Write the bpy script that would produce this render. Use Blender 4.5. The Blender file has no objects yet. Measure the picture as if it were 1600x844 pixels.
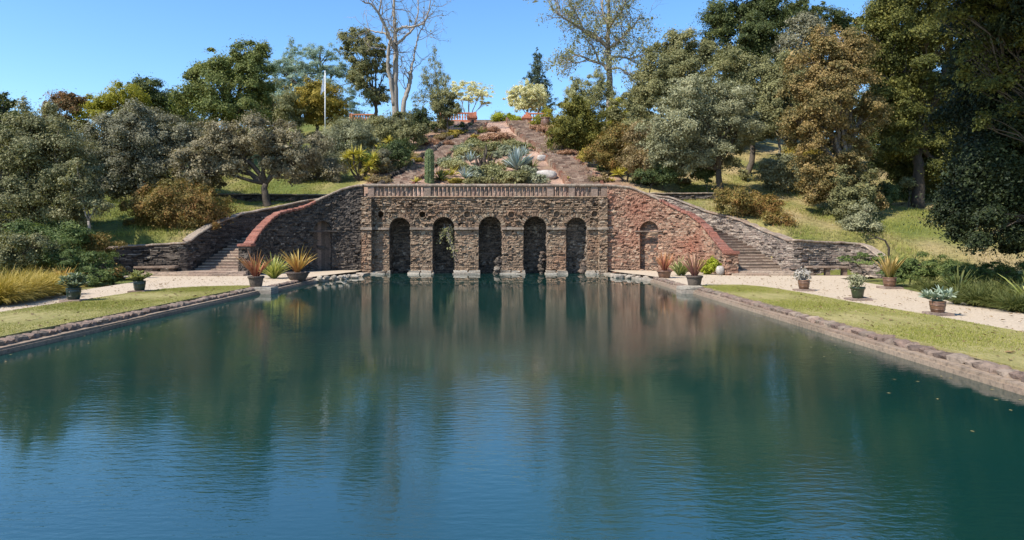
import bpy, bmesh, math, random
import numpy as np
from mathutils import Vector

# ------------------------------------------------------------------ camera, sky, sun, exposure
S = bpy.context.scene
COL = S.collection
F, VX, VY, CH = 1067.0, 792.0, 369.0, 2.6       # focal length in photo pixels, vanishing point, camera height
cd = bpy.data.cameras.new("camera"); cam = bpy.data.objects.new("camera", cd); COL.objects.link(cam)
cam.location = (0, 0, CH); cam.rotation_euler = (math.radians(90), 0, 0)
cd.sensor_width = 36; cd.lens = 36 * F / 1600
cd.shift_x = (800 - VX) / 1600; cd.shift_y = -(422 - VY) / 1600
cd.clip_start = 0.1; cd.clip_end = 3000
S.camera = cam

SUN = Vector((-0.52, -0.365, 0.772)).normalized()
W = bpy.data.worlds.new("World"); S.world = W; W.use_nodes = True
nt = W.node_tree; bg = nt.nodes["Background"]
sky = nt.nodes.new("ShaderNodeTexSky"); sky.sky_type = 'NISHITA'; sky.sun_disc = False
sky.sun_elevation = math.asin(SUN.z); sky.sun_rotation = math.atan2(SUN.x, SUN.y)
sky.altitude = 200; sky.air_density = 1.0; sky.dust_density = 0.2; sky.ozone_density = 3.0
hsv = nt.nodes.new("ShaderNodeHueSaturation"); hsv.inputs["Saturation"].default_value = 1.2
nt.links.new(sky.outputs[0], hsv.inputs["Color"]); nt.links.new(hsv.outputs[0], bg.inputs["Color"])
bg.inputs["Strength"].default_value = 0.15
sl = bpy.data.lights.new("sun", 'SUN'); sl.energy = 4.7; sl.angle = math.radians(0.5); sl.color = (1, 0.93, 0.82)
so = bpy.data.objects.new("sun", sl); COL.objects.link(so); so.rotation_euler = SUN.to_track_quat('Z', 'Y').to_euler()
so.location = (-40, -20, 60)
S.view_settings.view_transform = 'Standard'; S.view_settings.look = 'None'
S.view_settings.exposure = 0.74; S.view_settings.gamma = 1; S.view_settings.use_curve_mapping = False
S.render.engine = 'CYCLES'
S.cycles.max_bounces = 6; S.cycles.diffuse_bounces = 3; S.cycles.glossy_bounces = 3; S.cycles.transmission_bounces = 4
S.cycles.use_denoising = True

# ------------------------------------------------------------------ small helpers
random.seed(5)
RNG = np.random.default_rng(11)
def at(px, py, D): return np.array(((px - VX) / F * D, D, CH + (VY - py) / F * D))
def PX(px, D): return (px - VX) / F * D
def sstep(a, b, x):
    t = np.clip((np.asarray(x, float) - a) / (b - a), 0, 1); return t * t * (3 - 2 * t)

class MB:
    def __init__(s): s.V = []; s.F = {}; s.n = 0; s.A = []
    def add(s, V, faces, a=0.5):
        V = np.asarray(V, float).reshape(-1, 3)
        for f in faces:
            f = np.asarray(f, int)
            if f.size: s.F.setdefault(f.shape[1], []).append(f + s.n)
        s.V.append(V); s.n += len(V)
        s.A.append(np.broadcast_to(np.asarray(a, float), (len(V),)))
    def box(s, x0, x1, y0, y1, z0, z1, a=0.5, jit=0):
        V = np.array([(x, y, z) for z in (z0, z1) for y in (y0, y1) for x in (x0, x1)], float)
        if jit: V = V + RNG.normal(0, jit, V.shape)
        s.add(V, [[(0, 2, 3, 1), (4, 5, 7, 6), (0, 1, 5, 4), (2, 6, 7, 3), (0, 4, 6, 2), (1, 3, 7, 5)]], a)
    def tube(s, P, R, sides=6, a=0.5, cap=True):
        P = np.asarray(P, float); n = len(P); R = np.broadcast_to(np.asarray(R, float), (n,))
        T = np.gradient(P, axis=0); T /= np.linalg.norm(T, axis=1, keepdims=True) + 1e-9
        up = np.array((0.31, 0.17, 0.93)) if abs(T[0][2]) < 0.9 else np.array((1., 0.1, 0))
        A = np.cross(T, up); A /= np.linalg.norm(A, axis=1, keepdims=True) + 1e-9
        B = np.cross(T, A)
        th = np.arange(sides) * 2 * np.pi / sides
        V = P[:, None] + R[:, None, None] * (np.cos(th)[None, :, None] * A[:, None] + np.sin(th)[None, :, None] * B[:, None])
        i = np.arange(n - 1)[:, None] * sides; j = np.arange(sides)[None]; k = (j + 1) % sides
        q = np.stack([i + j, i + k, i + sides + k, i + sides + j], -1).reshape(-1, 4)
        fs = [q]
        V = V.reshape(-1, 3)
        if cap:
            V = np.vstack([V, P[-1:], P[:1]]); c = n * sides; jj = np.arange(sides); kk = (jj + 1) % sides
            fs.append(np.stack([(n - 1) * sides + jj, (n - 1) * sides + kk, np.full(sides, c)], -1))
            fs.append(np.stack([kk, jj, np.full(sides, c + 1)], -1))
        s.add(V, fs, a)
    def lathe(s, prof, c=(0, 0, 0), sides=20, a=0.5):
        prof = np.asarray(prof, float); n = len(prof); th = np.arange(sides) * 2 * np.pi / sides
        V = np.stack([prof[:, 0, None] * np.cos(th), prof[:, 0, None] * np.sin(th), np.repeat(prof[:, 1, None], sides, 1)], -1).reshape(-1, 3) + np.asarray(c)
        i = np.arange(n - 1)[:, None] * sides; j = np.arange(sides)[None]; k = (j + 1) % sides
        s.add(V, [np.stack([i + j, i + k, i + sides + k, i + sides + j], -1).reshape(-1, 4)], a)
    def grid(s, G, a=0.5, mask=None):
        nu, nv = G.shape[:2]
        i = np.arange(nu - 1)[:, None] * nv; j = np.arange(nv - 1)[None]
        q = np.stack([i + j, i + nv + j, i + nv + j + 1, i + j + 1], -1).reshape(-1, 4)
        if mask is not None: q = q[mask.reshape(-1)]
        s.add(G.reshape(-1, 3), [q], np.asarray(a).reshape(-1) if np.ndim(a) else a)
    def build(s, name, mat, parent=None, smooth=False, origin=None):
        V = np.vstack(s.V); A = np.concatenate(s.A)
        if origin is None: origin = V.mean(0) if parent is None else np.zeros(3)
        me = bpy.data.meshes.new(name)
        me.vertices.add(len(V)); me.vertices.foreach_set("co", (V - np.asarray(origin)).ravel().astype(np.float32))
        li = []; ls = []; lt = []; off = 0
        for k, fl in s.F.items():
            f = np.vstack(fl); li.append(f.ravel()); ls.append(off + np.arange(len(f)) * k); lt.append(np.full(len(f), k)); off += f.size
        li = np.concatenate(li); ls = np.concatenate(ls); lt = np.concatenate(lt)
        me.loops.add(len(li)); me.loops.foreach_set("vertex_index", li.astype(np.int32))
        me.polygons.add(len(ls)); me.polygons.foreach_set("loop_start", ls.astype(np.int32)); me.polygons.foreach_set("loop_total", lt.astype(np.int32))
        me.polygons.foreach_set("use_smooth", np.full(len(ls), smooth))
        at_ = me.attributes.new("tint", 'FLOAT', 'POINT'); at_.data.foreach_set("value", A.astype(np.float32))
        me.update(calc_edges=True); me.validate()
        me.materials.append(mat)
        o = bpy.data.objects.new(name, me); COL.objects.link(o)
        if parent is not None: o.parent = parent
        else: o.location = origin
        return o

def thing(name, label, cat, loc, group=None, rz=0):
    o = bpy.data.objects.new(name, None); COL.objects.link(o); o.location = loc; o.rotation_euler = (0, 0, rz)
    o.empty_display_size = 0.2
    return tag(o, label, cat, group)
def tag(o, label, cat, group=None):
    o["label"] = label; o["category"] = cat
    if group: o["group"] = group
    return o
def struct(o, kind="structure"): o["kind"] = kind; return o
def copy_tree(o, parent=None):
    c = o.copy(); COL.objects.link(c); c.parent = parent
    for ch in list(o.children): copy_tree(ch, c)
    return c

# ------------------------------------------------------------------ materials
def mat_new(name):
    m = bpy.data.materials.new(name); m.use_nodes = True
    n = m.node_tree.nodes; b = n["Principled BSDF"]
    b.inputs["Roughness"].default_value = 0.85
    b.inputs["Specular IOR Level"].default_value = 0.25
    return m, m.node_tree, b
def ramp(t, cols, pos=None, src=None, interp='LINEAR'):
    r = t.nodes.new("ShaderNodeValToRGB"); r.color_ramp.interpolation = interp
    e = r.color_ramp.elements
    pos = pos or [i / max(1, len(cols) - 1) for i in range(len(cols))]
    while len(e) < len(cols): e.new(0.5)
    for i, (c, p) in enumerate(zip(cols, pos)): e[i].position = p; e[i].color = (*c, 1)
    if src: t.links.new(src, r.inputs[0])
    return r.outputs[0]
def coords(t, scale=None):
    g = t.nodes.new("ShaderNodeTexCoord").outputs["Object"]
    if scale is not None:
        m = t.nodes.new("ShaderNodeMapping"); m.inputs["Scale"].default_value = scale; t.links.new(g, m.inputs[0]); g = m.outputs[0]
    return g
def noise(t, scale, detail=4, rough=0.6, vec=None):
    n = t.nodes.new("ShaderNodeTexNoise"); n.inputs["Scale"].default_value = scale; n.inputs["Detail"].default_value = detail
    n.inputs["Roughness"].default_value = rough
    t.links.new(vec or coords(t), n.inputs["Vector"]); return n.outputs["Fac"]
def mix(t, a, b, fac, mode='MIX'):
    m = t.nodes.new("ShaderNodeMix"); m.data_type = 'RGBA'; m.blend_type = mode
    for sock, v in ((m.inputs[6], a), (m.inputs[7], b), (m.inputs[0], fac)):
        if hasattr(v, "is_output"): t.links.new(v, sock)
        elif isinstance(v, tuple): sock.default_value = (*v, 1)
        else: sock.default_value = v
    return m.outputs[2]
def attr(t, name="tint"):
    a = t.nodes.new("ShaderNodeAttribute"); a.attribute_name = name; return a
def bump(t, b, h, strength=0.5, dist=0.05):
    n = t.nodes.new("ShaderNodeBump"); n.inputs["Strength"].default_value = strength; n.inputs["Distance"].default_value = dist
    t.links.new(h, n.inputs["Height"]); t.links.new(n.outputs[0], b.inputs["Normal"])
def maprange(t, v, a, b, c=0., d=1.):
    n = t.nodes.new("ShaderNodeMapRange"); n.inputs[1].default_value = a; n.inputs[2].default_value = b
    n.inputs[3].default_value = c; n.inputs[4].default_value = d; t.links.new(v, n.inputs[0]); return n.outputs[0]

def stone_mat(name, cols, pos=None, stain=(0.05, 0.04, 0.035), stain_amt=0.5, warm=None, sc=1.0, bs=0.6):
    m, t, b = mat_new(name)
    c = ramp(t, cols, pos, src=attr(t).outputs["Fac"])
    fine = ramp(t, [(0.45, 0.45, 0.45), (1, 1, 1), (1.35, 1.3, 1.22)], [0.3, 0.5, 0.75], noise(t, 9 * sc, 6, 0.7))
    c = mix(t, c, fine, 1.0, 'MULTIPLY')
    if warm: c = mix(t, c, warm[0], maprange(t, noise(t, warm[1], 2), 0.5, 0.72, 0, warm[2]))
    c = mix(t, c, stain, maprange(t, noise(t, 0.9, 6, 0.65, coords(t, (1.25, 1.25, .4))), 0.54, 0.74, 0, stain_amt))
    t.links.new(c, b.inputs["Base Color"]); b.inputs["Roughness"].default_value = 0.92
    bump(t, b, noise(t, 22 * sc, 5, 0.7), bs, 0.05)
    return m
def plain_mat(name, col, var=0.25, sc=6, rough=0.8, bs=0.3, spec=0.25):
    m, t, b = mat_new(name)
    lo = tuple(x * (1 - var) for x in col); hi = tuple(x * (1 + var) for x in col)
    t.links.new(ramp(t, [lo, hi], [0.3, 0.7], noise(t, sc, 6, 0.65)), b.inputs["Base Color"])
    b.inputs["Roughness"].default_value = rough; b.inputs["Specular IOR Level"].default_value = spec
    bump(t, b, noise(t, sc * 3, 4), bs, 0.03)
    return m
def leaf_mat(name, cols, trans=0.25, clump=0.45, along=False, rough=0.6, gain=1.0):
    """leaves: a colour per leaf (random per island), with drifts of another hue through the crown"""
    m, t, b = mat_new(name)
    if along: src = attr(t).outputs["Fac"]
    else:
        g = t.nodes.new("ShaderNodeNewGeometry")
        a = t.nodes.new("ShaderNodeMath"); a.operation = 'MULTIPLY_ADD'
        t.links.new(g.outputs["Random Per Island"], a.inputs[0]); a.inputs[1].default_value = 0.55
        nn = maprange(t, noise(t, clump, 3), 0.32, 0.68, -0.05, 0.5); t.links.new(nn, a.inputs[2])
        src = a.outputs[0]
    cols = [tuple(min(.75, v * gain) for v in q) for q in cols]
    c = ramp(t, cols, src=src)
    t.links.new(c, b.inputs["Base Color"]); b.inputs["Roughness"].default_value = rough
    tr = t.nodes.new("ShaderNodeBsdfTranslucent"); t.links.new(mix(t, c, (1.0, 1.0, 0.55), 1.0, 'MULTIPLY'), tr.inputs[0])
    ms = t.nodes.new("ShaderNodeMixShader"); ms.inputs[0].default_value = trans
    out = t.nodes["Material Output"]
    t.links.new(b.outputs[0], ms.inputs[1]); t.links.new(tr.outputs[0], ms.inputs[2]); t.links.new(ms.outputs[0], out.inputs[0])
    return m

M = {}
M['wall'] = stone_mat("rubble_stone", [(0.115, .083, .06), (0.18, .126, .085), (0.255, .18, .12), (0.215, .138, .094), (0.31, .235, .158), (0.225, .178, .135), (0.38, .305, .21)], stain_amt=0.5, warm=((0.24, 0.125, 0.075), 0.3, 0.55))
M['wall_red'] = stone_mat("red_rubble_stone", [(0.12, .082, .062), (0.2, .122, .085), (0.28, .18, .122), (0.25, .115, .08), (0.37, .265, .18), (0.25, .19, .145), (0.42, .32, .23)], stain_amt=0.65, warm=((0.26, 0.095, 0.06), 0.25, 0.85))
M['baluster'] = stone_mat("baluster_stone", [(0.17, .12, .092), (0.24, .17, .13), (0.28, .205, .16), (0.22, .14, .11)], stain_amt=0.65)
M['wall_grey'] = stone_mat("grey_rubble_stone", [(0.1, .085, .075), (0.17, .14, .12), (0.26, .21, .175), (0.2, .145, .12), (0.37, .31, .25), (0.24, .21, .18), (0.44, .38, .31)], stain_amt=0.7, stain=(0.035, 0.03, 0.028))
M['niche'] = stone_mat("shaded_niche_stone", [(0.05, .04, .032), (0.1, .078, .06), (0.17, .13, .098), (0.12, .085, .065), (0.24, .19, .145), (0.3, .25, .19)], stain_amt=0.7)  # darker copy of the rubble: the recesses' shade is put into the colour
M['wall_dark'] = stone_mat("dark_shaded_stone", [(0.03, .025, .022), (0.055, .045, .038), (0.1, .082, .068), (0.07, .055, .046), (0.15, .125, .1), (0.09, .075, .06), (0.34, .3, .25)], [0, .2, .45, .6, .8, .92, 1], stain_amt=0.8)  # dark lichen-flecked stone, with the left walls' shade added to its colour
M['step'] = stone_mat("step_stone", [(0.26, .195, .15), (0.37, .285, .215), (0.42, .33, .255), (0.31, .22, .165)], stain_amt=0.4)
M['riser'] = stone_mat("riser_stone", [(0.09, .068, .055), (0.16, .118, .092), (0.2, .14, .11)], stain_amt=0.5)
M['coping'] = stone_mat("coping_stone", [(0.18, .145, .115), (0.27, .22, .17), (0.23, .165, .125), (0.32, .265, .21)], stain_amt=0.55, sc=0.8)
M['brick'] = stone_mat("red_brick", [(0.19, .075, .052), (0.25, .1, .07), (0.22, .1, .075), (0.29, .135, .098)], stain_amt=0.55, stain=(0.12, 0.07, 0.06), sc=1.2, bs=0.4)
M['terracotta'] = stone_mat("terracotta", [(0.45, .17, .1), (0.5, .2, .12), (0.4, .16, .1)], stain_amt=0.3, stain=(0.2, 0.1, 0.07), bs=0.3)
M['kerbrock'] = stone_mat("kerb_rock", [(0.1, .074, .06), (0.18, .126, .1), (0.22, .155, .12), (0.16, .128, .1), (0.28, .215, .165)], stain_amt=0.45)
M['ledge'] = stone_mat("pool_ledge", [(0.2, .15, .108), (0.27, .205, .15), (0.22, .16, .118)], stain_amt=0.5, stain=(0.13, 0.1, 0.075), bs=0.25)
M['white_stone'] = stone_mat("pale_footing_stone", [(0.3, .26, .21), (0.42, .37, .3), (0.24, .21, .17), (0.36, .3, .24)], stain_amt=0.6, stain=(0.16, 0.13, 0.1))
M['boulder'] = stone_mat("boulder_stone", [(0.34, .31, .28), (0.46, .42, .38)], stain_amt=0.4, stain=(0.16, 0.15, 0.13), sc=0.5)
M['bark'] = stone_mat("bark", [(0.06, .048, .038), (0.11, .09, .07)], stain_amt=0.4)
M['greybark'] = stone_mat("grey_bark", [(0.13, .11, .09), (0.22, .19, .16)], stain_amt=0.6)
M['palebark'] = stone_mat("pale_bark", [(0.22, .185, .15), (0.33, .285, .24)], stain_amt=0.6, stain=(0.13, 0.11, 0.09))
M['twig'] = stone_mat("grey_twig", [(0.2, .17, .15), (0.3, .26, .23)], stain_amt=0.4)
M['white_paint'] = plain_mat("white_paint", (0.75, 0.75, 0.74), 0.06, rough=0.4)
M['soil'] = plain_mat("dark_soil", (0.07, 0.045, 0.03), 0.5, 5)

# ------------------------------------------------------------------ the lie of the land
ZG = 0.27; ZT = 5.2; YW = 47.0                   # garden level, upper terrace, face of the arcade
LCX, RCX, CY = -9.87, 6.87, 41.0                 # centres of the two quarter-round wings
LR, RR, RY = 5.45, 6.25, 5.75                       # their radii
LRO, RRO, RYO = 9.1, 9.9, 9.4                    # and those of the outer stair walls
def rel(x, y, cx, rx, ry): return np.sqrt(((x - cx) / rx) ** 2 + ((y - CY) / ry) ** 2)
def hill(x, y):
    x = np.asarray(x, float); y = np.asarray(y, float)
    z = np.interp(y, [-60, 33, 51, 53.5, 92, 97, 150, 300, 700], [.2, .2, 5.15, 5.3, 18.0, 18.7, 17.0, 3, 0])
    k = 1 - 0.2 * sstep(22, 60, np.abs(x + 1))
    z = 0.2 + (z - 0.2) * k
    z = z + 0.1 * sstep(35, 50, y) * (np.sin(x * .7 + 1.3) * np.cos(y * .55) + 0.7 * np.sin(x * 1.7 + y * 1.1))
    z = z + 0.1 * np.maximum(0, np.abs(x + 1) - 24) * (1 - sstep(30, 50, y))
    return z
def gh(x, y): return float(hill(x, y))
# ------------------------------------------------------------------ ground sheets and water
def ax(*segs):
    out = []
    for a, b, s in segs: out.append(np.arange(a, b, s))
    return np.unique(np.round(np.concatenate(out), 4))
gx = ax((-400, -90, 20), (-90, -45, 2), (-45, -28, .8), (-28, 26, .35), (26, 45, .8), (45, 90, 2), (90, 420, 20))
gy = ax((-60, 4, 4), (4, 30, 1), (30, 56, .35), (56, 98, .6), (98, 160, 4), (160, 720, 40))
X, Y = np.meshgrid(gx, gy, indexing='ij'); Z = hill(X, Y)
left_in = (X < LCX) & (Y >= CY); right_in = (X > RCX) & (Y >= CY)
rlo = rel(X, Y, LCX, LRO + .22, RYO + .22); rro = rel(X, Y, RCX, RRO + .22, RYO + .22)
low = (left_in & (rlo < 1)) | (right_in & (rro < 1))
Z = np.where(low, np.minimum(Z, 0.0), Z)
mid = (X >= LCX) & (X <= RCX) & (Y >= CY) & (Y < CY + RYO + .22)
Z = np.where(mid, -1.0, Z)
flat = (X > -24.3) & (X < 22.8) & (Y < CY + .2)
tl = np.minimum(1, np.maximum(np.maximum(-23.4 - X, X - 21.75), Y - 41.0) / 1.6); tl = np.clip(tl, 0, 1)
tail = ((X < -18.6) | (X > 16.8)) & (Y < 46)
Z = np.where(tail, 0.14 + (Z - 0.14) * tl, Z)
Z = np.where((X > -19) & (X < 18) & (Y < CY + .2), 0.14, Z)
Z = np.where((X > -11.6) & (X < 8.95) & (Y < CY + 4), -1.2, Z)
soil = sstep(13.5, 9.5, np.abs(X + 1.2)) * sstep(49, 53, Y)
nz = np.sin(X * .35 + 2) * np.sin(Y * .31) + 0.6 * np.sin(X * .9 + Y * .6) + 0.4 * np.sin(X * 1.9 - Y * 1.3)
dry = np.clip(0.35 + 0.3 * nz + 0.35 * sstep(5, 14, X) * sstep(40, 52, Y) + 0.3 * sstep(22, 30, X) * sstep(44, 36, Y), 0, 1)
tint = np.clip(dry * 0.55, 0, .55) * (1 - soil) + soil * (0.8 + 0.15 * np.clip(nz, -1, 1))
mb = MB(); mb.grid(np.stack([X, Y, Z], -1), tint)
m, t, b = mat_new("hillside_ground")
c = ramp(t, [(0.10, .125, .028), (0.15, .155, .04), (0.27, .22, .095), (0.33, .25, .13), (0.22, .14, .1), (0.34, .22, .16), (0.42, .28, .21)], [0, .18, .4, .55, .68, .82, 1], attr(t).outputs["Fac"])
c = mix(t, c, ramp(t, [(.45, .45, .42), (1, 1, 1), (1.4, 1.35, 1.2)], [.3, .5, .72], noise(t, 3.5, 8, .7)), 1.0, 'MULTIPLY')
t.links.new(c, b.inputs["Base Color"]); b.inputs["Roughness"].default_value = 0.95
bump(t, b, noise(t, 9, 6, .7), 0.8, 0.12)
g = struct(mb.build("ground", m, smooth=True, origin=(0, 0, 0)))

m, t, b = mat_new("gravel_surface")
c = ramp(t, [(0.3, .235, .165), (0.44, .355, .26), (0.54, .45, .34)], [.3, .5, .7], noise(t, 14, 8, .75))
c = mix(t, c, (0.33, 0.27, 0.2), maprange(t, noise(t, 0.6, 4), .55, .75, 0, .35))
t.links.new(c, b.inputs["Base Color"]); b.inputs["Roughness"].default_value = 0.95
bump(t, b, noise(t, 40, 5, .7), .6, .03); M['gravel'] = m

def sheet(name, poly, z, mat, wob=0.0):
    bm = bmesh.new(); vs = [bm.verts.new((x + (RNG.normal(0, wob) if wob else 0), y, z)) for x, y in poly]
    bm.faces.new(vs); bmesh.ops.triangulate(bm, faces=bm.faces[:])
    me = bpy.data.meshes.new(name); bm.normal_update(); bm.to_mesh(me); bm.free(); me.materials.append(mat)
    o = bpy.data.objects.new(name, me); COL.objects.link(o); return o
def dens(poly, step=0.8):
    out = []
    for (a, b_) in zip(poly, poly[1:] + poly[:1]):
        n = max(1, int(math.dist(a, b_) / step))
        out += [(a[0] + (b_[0] - a[0]) * i / n, a[1] + (b_[1] - a[1]) * i / n) for i in range(n)]
    return out
def arc(cx, cy, rx, ry, a0, a1, n=14):
    return [(cx + rx * math.cos(math.radians(a0 + (a1 - a0) * i / n)), cy + ry * math.sin(math.radians(a0 + (a1 - a0) * i / n))) for i in range(n + 1)]
GL = [(-11.6, -14), (-11.6, 30.6), (-11.2, 31), (-11.2, 38.6), (-10.9, 40.4), (-10.4, 42.6), (-10.0, 45.0), (-9.9, 46.9)] + arc(LCX, CY, LR - .1, RY - .1, 90, 180) + [(-15.7, 41.6), (-19.2, 41.6), (-23, 41.2), (-23, 39.5), (-19.2, 36.2), (-18.6, 32), (-17.9, 24), (-17.2, 16), (-16.6, 8), (-16.2, -14)]
struct(sheet("gravel_path", GL, ZG, M['gravel']))
GR = [(8.95, -14), (14.9, -14), (15.0, 12), (15.4, 20), (16.6, 26), (17.7, 31), (18.3, 37.5), (21.5, 39.5), (21.5, 41.5), (13.6, 41.6)] + arc(RCX, CY, RR - .1, RY - .1, 0, 90) + [(7.0, 46.9), (7.1, 45), (7.6, 42.6), (8.2, 40.8), (8.6, 38.6), (8.6, 31.2), (8.95, 30.9)]
struct(sheet("gravel_path", GR, ZG, M['gravel']))
# mown lawn strips beside the pool
m, t, b = mat_new("mown_grass")
v = coords(t, (1.0, 0.35, 1))
c = ramp(t, [(0.17, .165, .05), (0.25, .225, .08), (0.33, .28, .12), (0.4, .33, .17)], [.25, .45, .6, .8], noise(t, 2.2, 8, .72, v))
c = mix(t, c, ramp(t, [(.6, .65, .55), (1, 1, 1), (1.25, 1.2, 1.15)], [.3, .5, .7], noise(t, 22, 5, .7)), 1.0, 'MULTIPLY')
t.links.new(c, b.inputs["Base Color"]); b.inputs["Roughness"].default_value = 0.95
bump(t, b, noise(t, 60, 4, .7), .7, .04); M['lawn'] = m
LL = [(-11.6, -14), (-11.6, 30.6), (-11.75, 31.7)] + [(-12.6, 31.75), (-14.0, 31.0), (-14.9, 29.7), (-15.3, 27.8), (-15.35, 22), (-15.3, 17), (-15.0, 10), (-14.6, 0), (-14.4, -14)]
LRp = [(8.95, -14), (12.2, -14), (12.3, 8), (12.4, 16), (12.3, 20), (12.05, 24), (12.0, 28), (11.7, 31), (11.1, 32.3), (9.6, 32.4), (8.95, 31.7)]
def lawn(poly):
    o = sheet("lawn", dens(poly, .7), ZG + .035, M['lawn'], .012); me = o.data
    bm = bmesh.new(); bm.from_mesh(me); bm.faces.ensure_lookup_table()
    be = [e for e in bm.edges if e.is_boundary]; r = bmesh.ops.extrude_edge_only(bm, edges=be)
    for v in r['geom']:
        if isinstance(v, bmesh.types.BMVert): v.co.z -= .06
    bm.to_mesh(me); bm.free(); return struct(o)
lawn(LL); lawn(LRp)

# water
m, t, b = mat_new("pool_water")
b.inputs["IOR"].default_value = 2.4; b.inputs["Specular IOR Level"].default_value = 0.5
geo = coords(t)
sx = t.nodes.new("ShaderNodeSeparateXYZ"); t.links.new(geo, sx.inputs[0])
c = ramp(t, [(0.003, .026, .024), (0.005, .038, .028)], [.35, .65], noise(t, .12, 2))
t.links.new(c, b.inputs["Base Color"])
ad = t.nodes.new("ShaderNodeMath"); ad.operation = 'ADD'; t.links.new(sx.outputs["Y"], ad.inputs[0])
wob_ = maprange(t, noise(t, .5, 3), .3, .7, -1.2, 1.2); t.links.new(wob_, ad.inputs[1])
calm = maprange(t, ad.outputs[0], 34.5, 37.5, 1.0, 0.04)
near = maprange(t, sx.outputs["Y"], 8, 30, 1.0, 0.35)
rgh = maprange(t, ad.outputs[0], 34.5, 37.5, 0.022, 0.008); t.links.new(rgh, b.inputs["Roughness"])
n1 = noise(t, 7.5, 4, .55, coords(t, (0.5, 1.3, 1)))
n2 = noise(t, 0.7, 3, .5, coords(t, (0.8, 1.3, 1)))
hm = t.nodes.new("ShaderNodeMath"); hm.operation = 'MULTIPLY_ADD'; t.links.new(n2, hm.inputs[0]); hm.inputs[1].default_value = 0.7; t.links.new(n1, hm.inputs[2])
bn = t.nodes.new("ShaderNodeBump"); bn.inputs["Distance"].default_value = 0.05
st = t.nodes.new("ShaderNodeMath"); st.operation = 'MULTIPLY'; t.links.new(calm, st.inputs[0]); t.links.new(near, st.inputs[1])
st2 = t.nodes.new("ShaderNodeMath"); st2.operation = 'MULTIPLY'; t.links.new(st.outputs[0], st2.inputs[0])
t.links.new(maprange(t, noise(t, .16, 2), .35, .7, .035, .2), st2.inputs[1])
t.links.new(st2.outputs[0], bn.inputs["Strength"]); t.links.new(hm.outputs[0], bn.inputs["Height"]); t.links.new(bn.outputs[0], b.inputs["Normal"])
mb = MB(); mb.grid(np.array([[(x, y, 0.0) for y in (-14, 48.72)] for x in (-11.3, 8.7)]))
struct(mb.build("water", m, origin=(0, 0, 0)))

# ------------------------------------------------------------------ pool edge: ledge of cast stone below a course of rough rocks
def ico(sub):
    bm = bmesh.new(); bmesh.ops.create_icosphere(bm, subdivisions=sub, radius=1)
    V = np.array([v.co for v in bm.verts]); Fc = np.array([[v.index for v in f.verts] for f in bm.faces]); bm.free(); return V, Fc
ICO1, ICO2, ICO3 = ico(1), ico(2), ico(3)
def rock(mb, c, s, rz=0, amp=.18, base=ICO2, a=None, boxy=.45):
    V, Fc = base; V = V.copy()
    V = V / np.maximum(np.abs(V).max(1, keepdims=True) ** boxy, .3)
    k = RNG.normal(0, 1, (4, 3)) * 1.6; ph = RNG.uniform(0, 6, 4)
    d = sum(np.sin(V @ k[i] * (1 + i * .6) + ph[i]) / (1 + .5 * i) for i in range(4))
    V = V * (1 + amp * .5 * d)[:, None] * np.asarray(s)
    cs, sn = math.cos(rz), math.sin(rz)
    V = np.stack([V[:, 0] * cs - V[:, 1] * sn, V[:, 0] * sn + V[:, 1] * cs, V[:, 2]], 1) + np.asarray(c)
    mb.add(V, [Fc], RNG.random() if a is None else a)
def kerb(x_water, sgn, y0, y1, label_):
    """sgn = +1: the land lies towards +x"""
    root = struct(bpy.data.objects.new("pool_kerb", None)); COL.objects.link(root); root.location = (x_water, (y0 + y1) / 2, 0); og = np.array(root.location)
    led = MB(); y = y0
    while y < y1:
        l = min(RNG.uniform(1.6, 2.6), y1 - y)
        xa, xb = sorted((x_water, x_water + sgn * .42)); led.box(xa, xb, y + .004, y + l - .004, -.6, .1 + RNG.normal(0, .004), RNG.random())
        xa, xb = sorted((x_water + sgn * .05, x_water + sgn * .5)); led.box(xa, xb, y, y + l - .004, .07, .15 + RNG.normal(0, .004), RNG.random())
        y += l
    led.build("ledge", M['ledge'], root, origin=og)
    rk = MB(); y = y0 + .1
    while y < y1:
        l = RNG.uniform(.2, .42)
        rock(rk, (x_water + sgn * (.42 + RNG.uniform(-.03, .04)), y + l / 2, .165), (.2, l * .54, .11 + RNG.uniform(-.02, .025)), RNG.normal(0, .06), .22, boxy=.8)
        y += l
    rk.build("rock_course", M['kerbrock'], root, origin=og)
kerb(-11.06, -1, -14, 30.7, ""); kerb(-10.72, -1, 31.3, 38.6, "")
kerb(8.42, 1, -14, 31.0, ""); kerb(8.1, 1, 31.6, 38.6, "")
for (x0, x1, y0, y1, lab) in ((-11.6, -10.55, 30.5, 31.5, "pale stone corner block where the pool edge steps in, left bank"), (7.9, 8.9, 30.8, 31.8, "pale stone corner block at the step in the pool edge, right bank")):
    mb = MB(); mb.box(x0, x1, y0, y1, -.5, .17, .8, .015); mb.box(x0 + .06 * (x0 < 0), x1 - .06 * (x0 > 0), y0 + .08, y1 - .05, .17, .31, .5, .02)
    tag(mb.build("corner_block", M['white_stone']), lab, "stone block")

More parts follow.
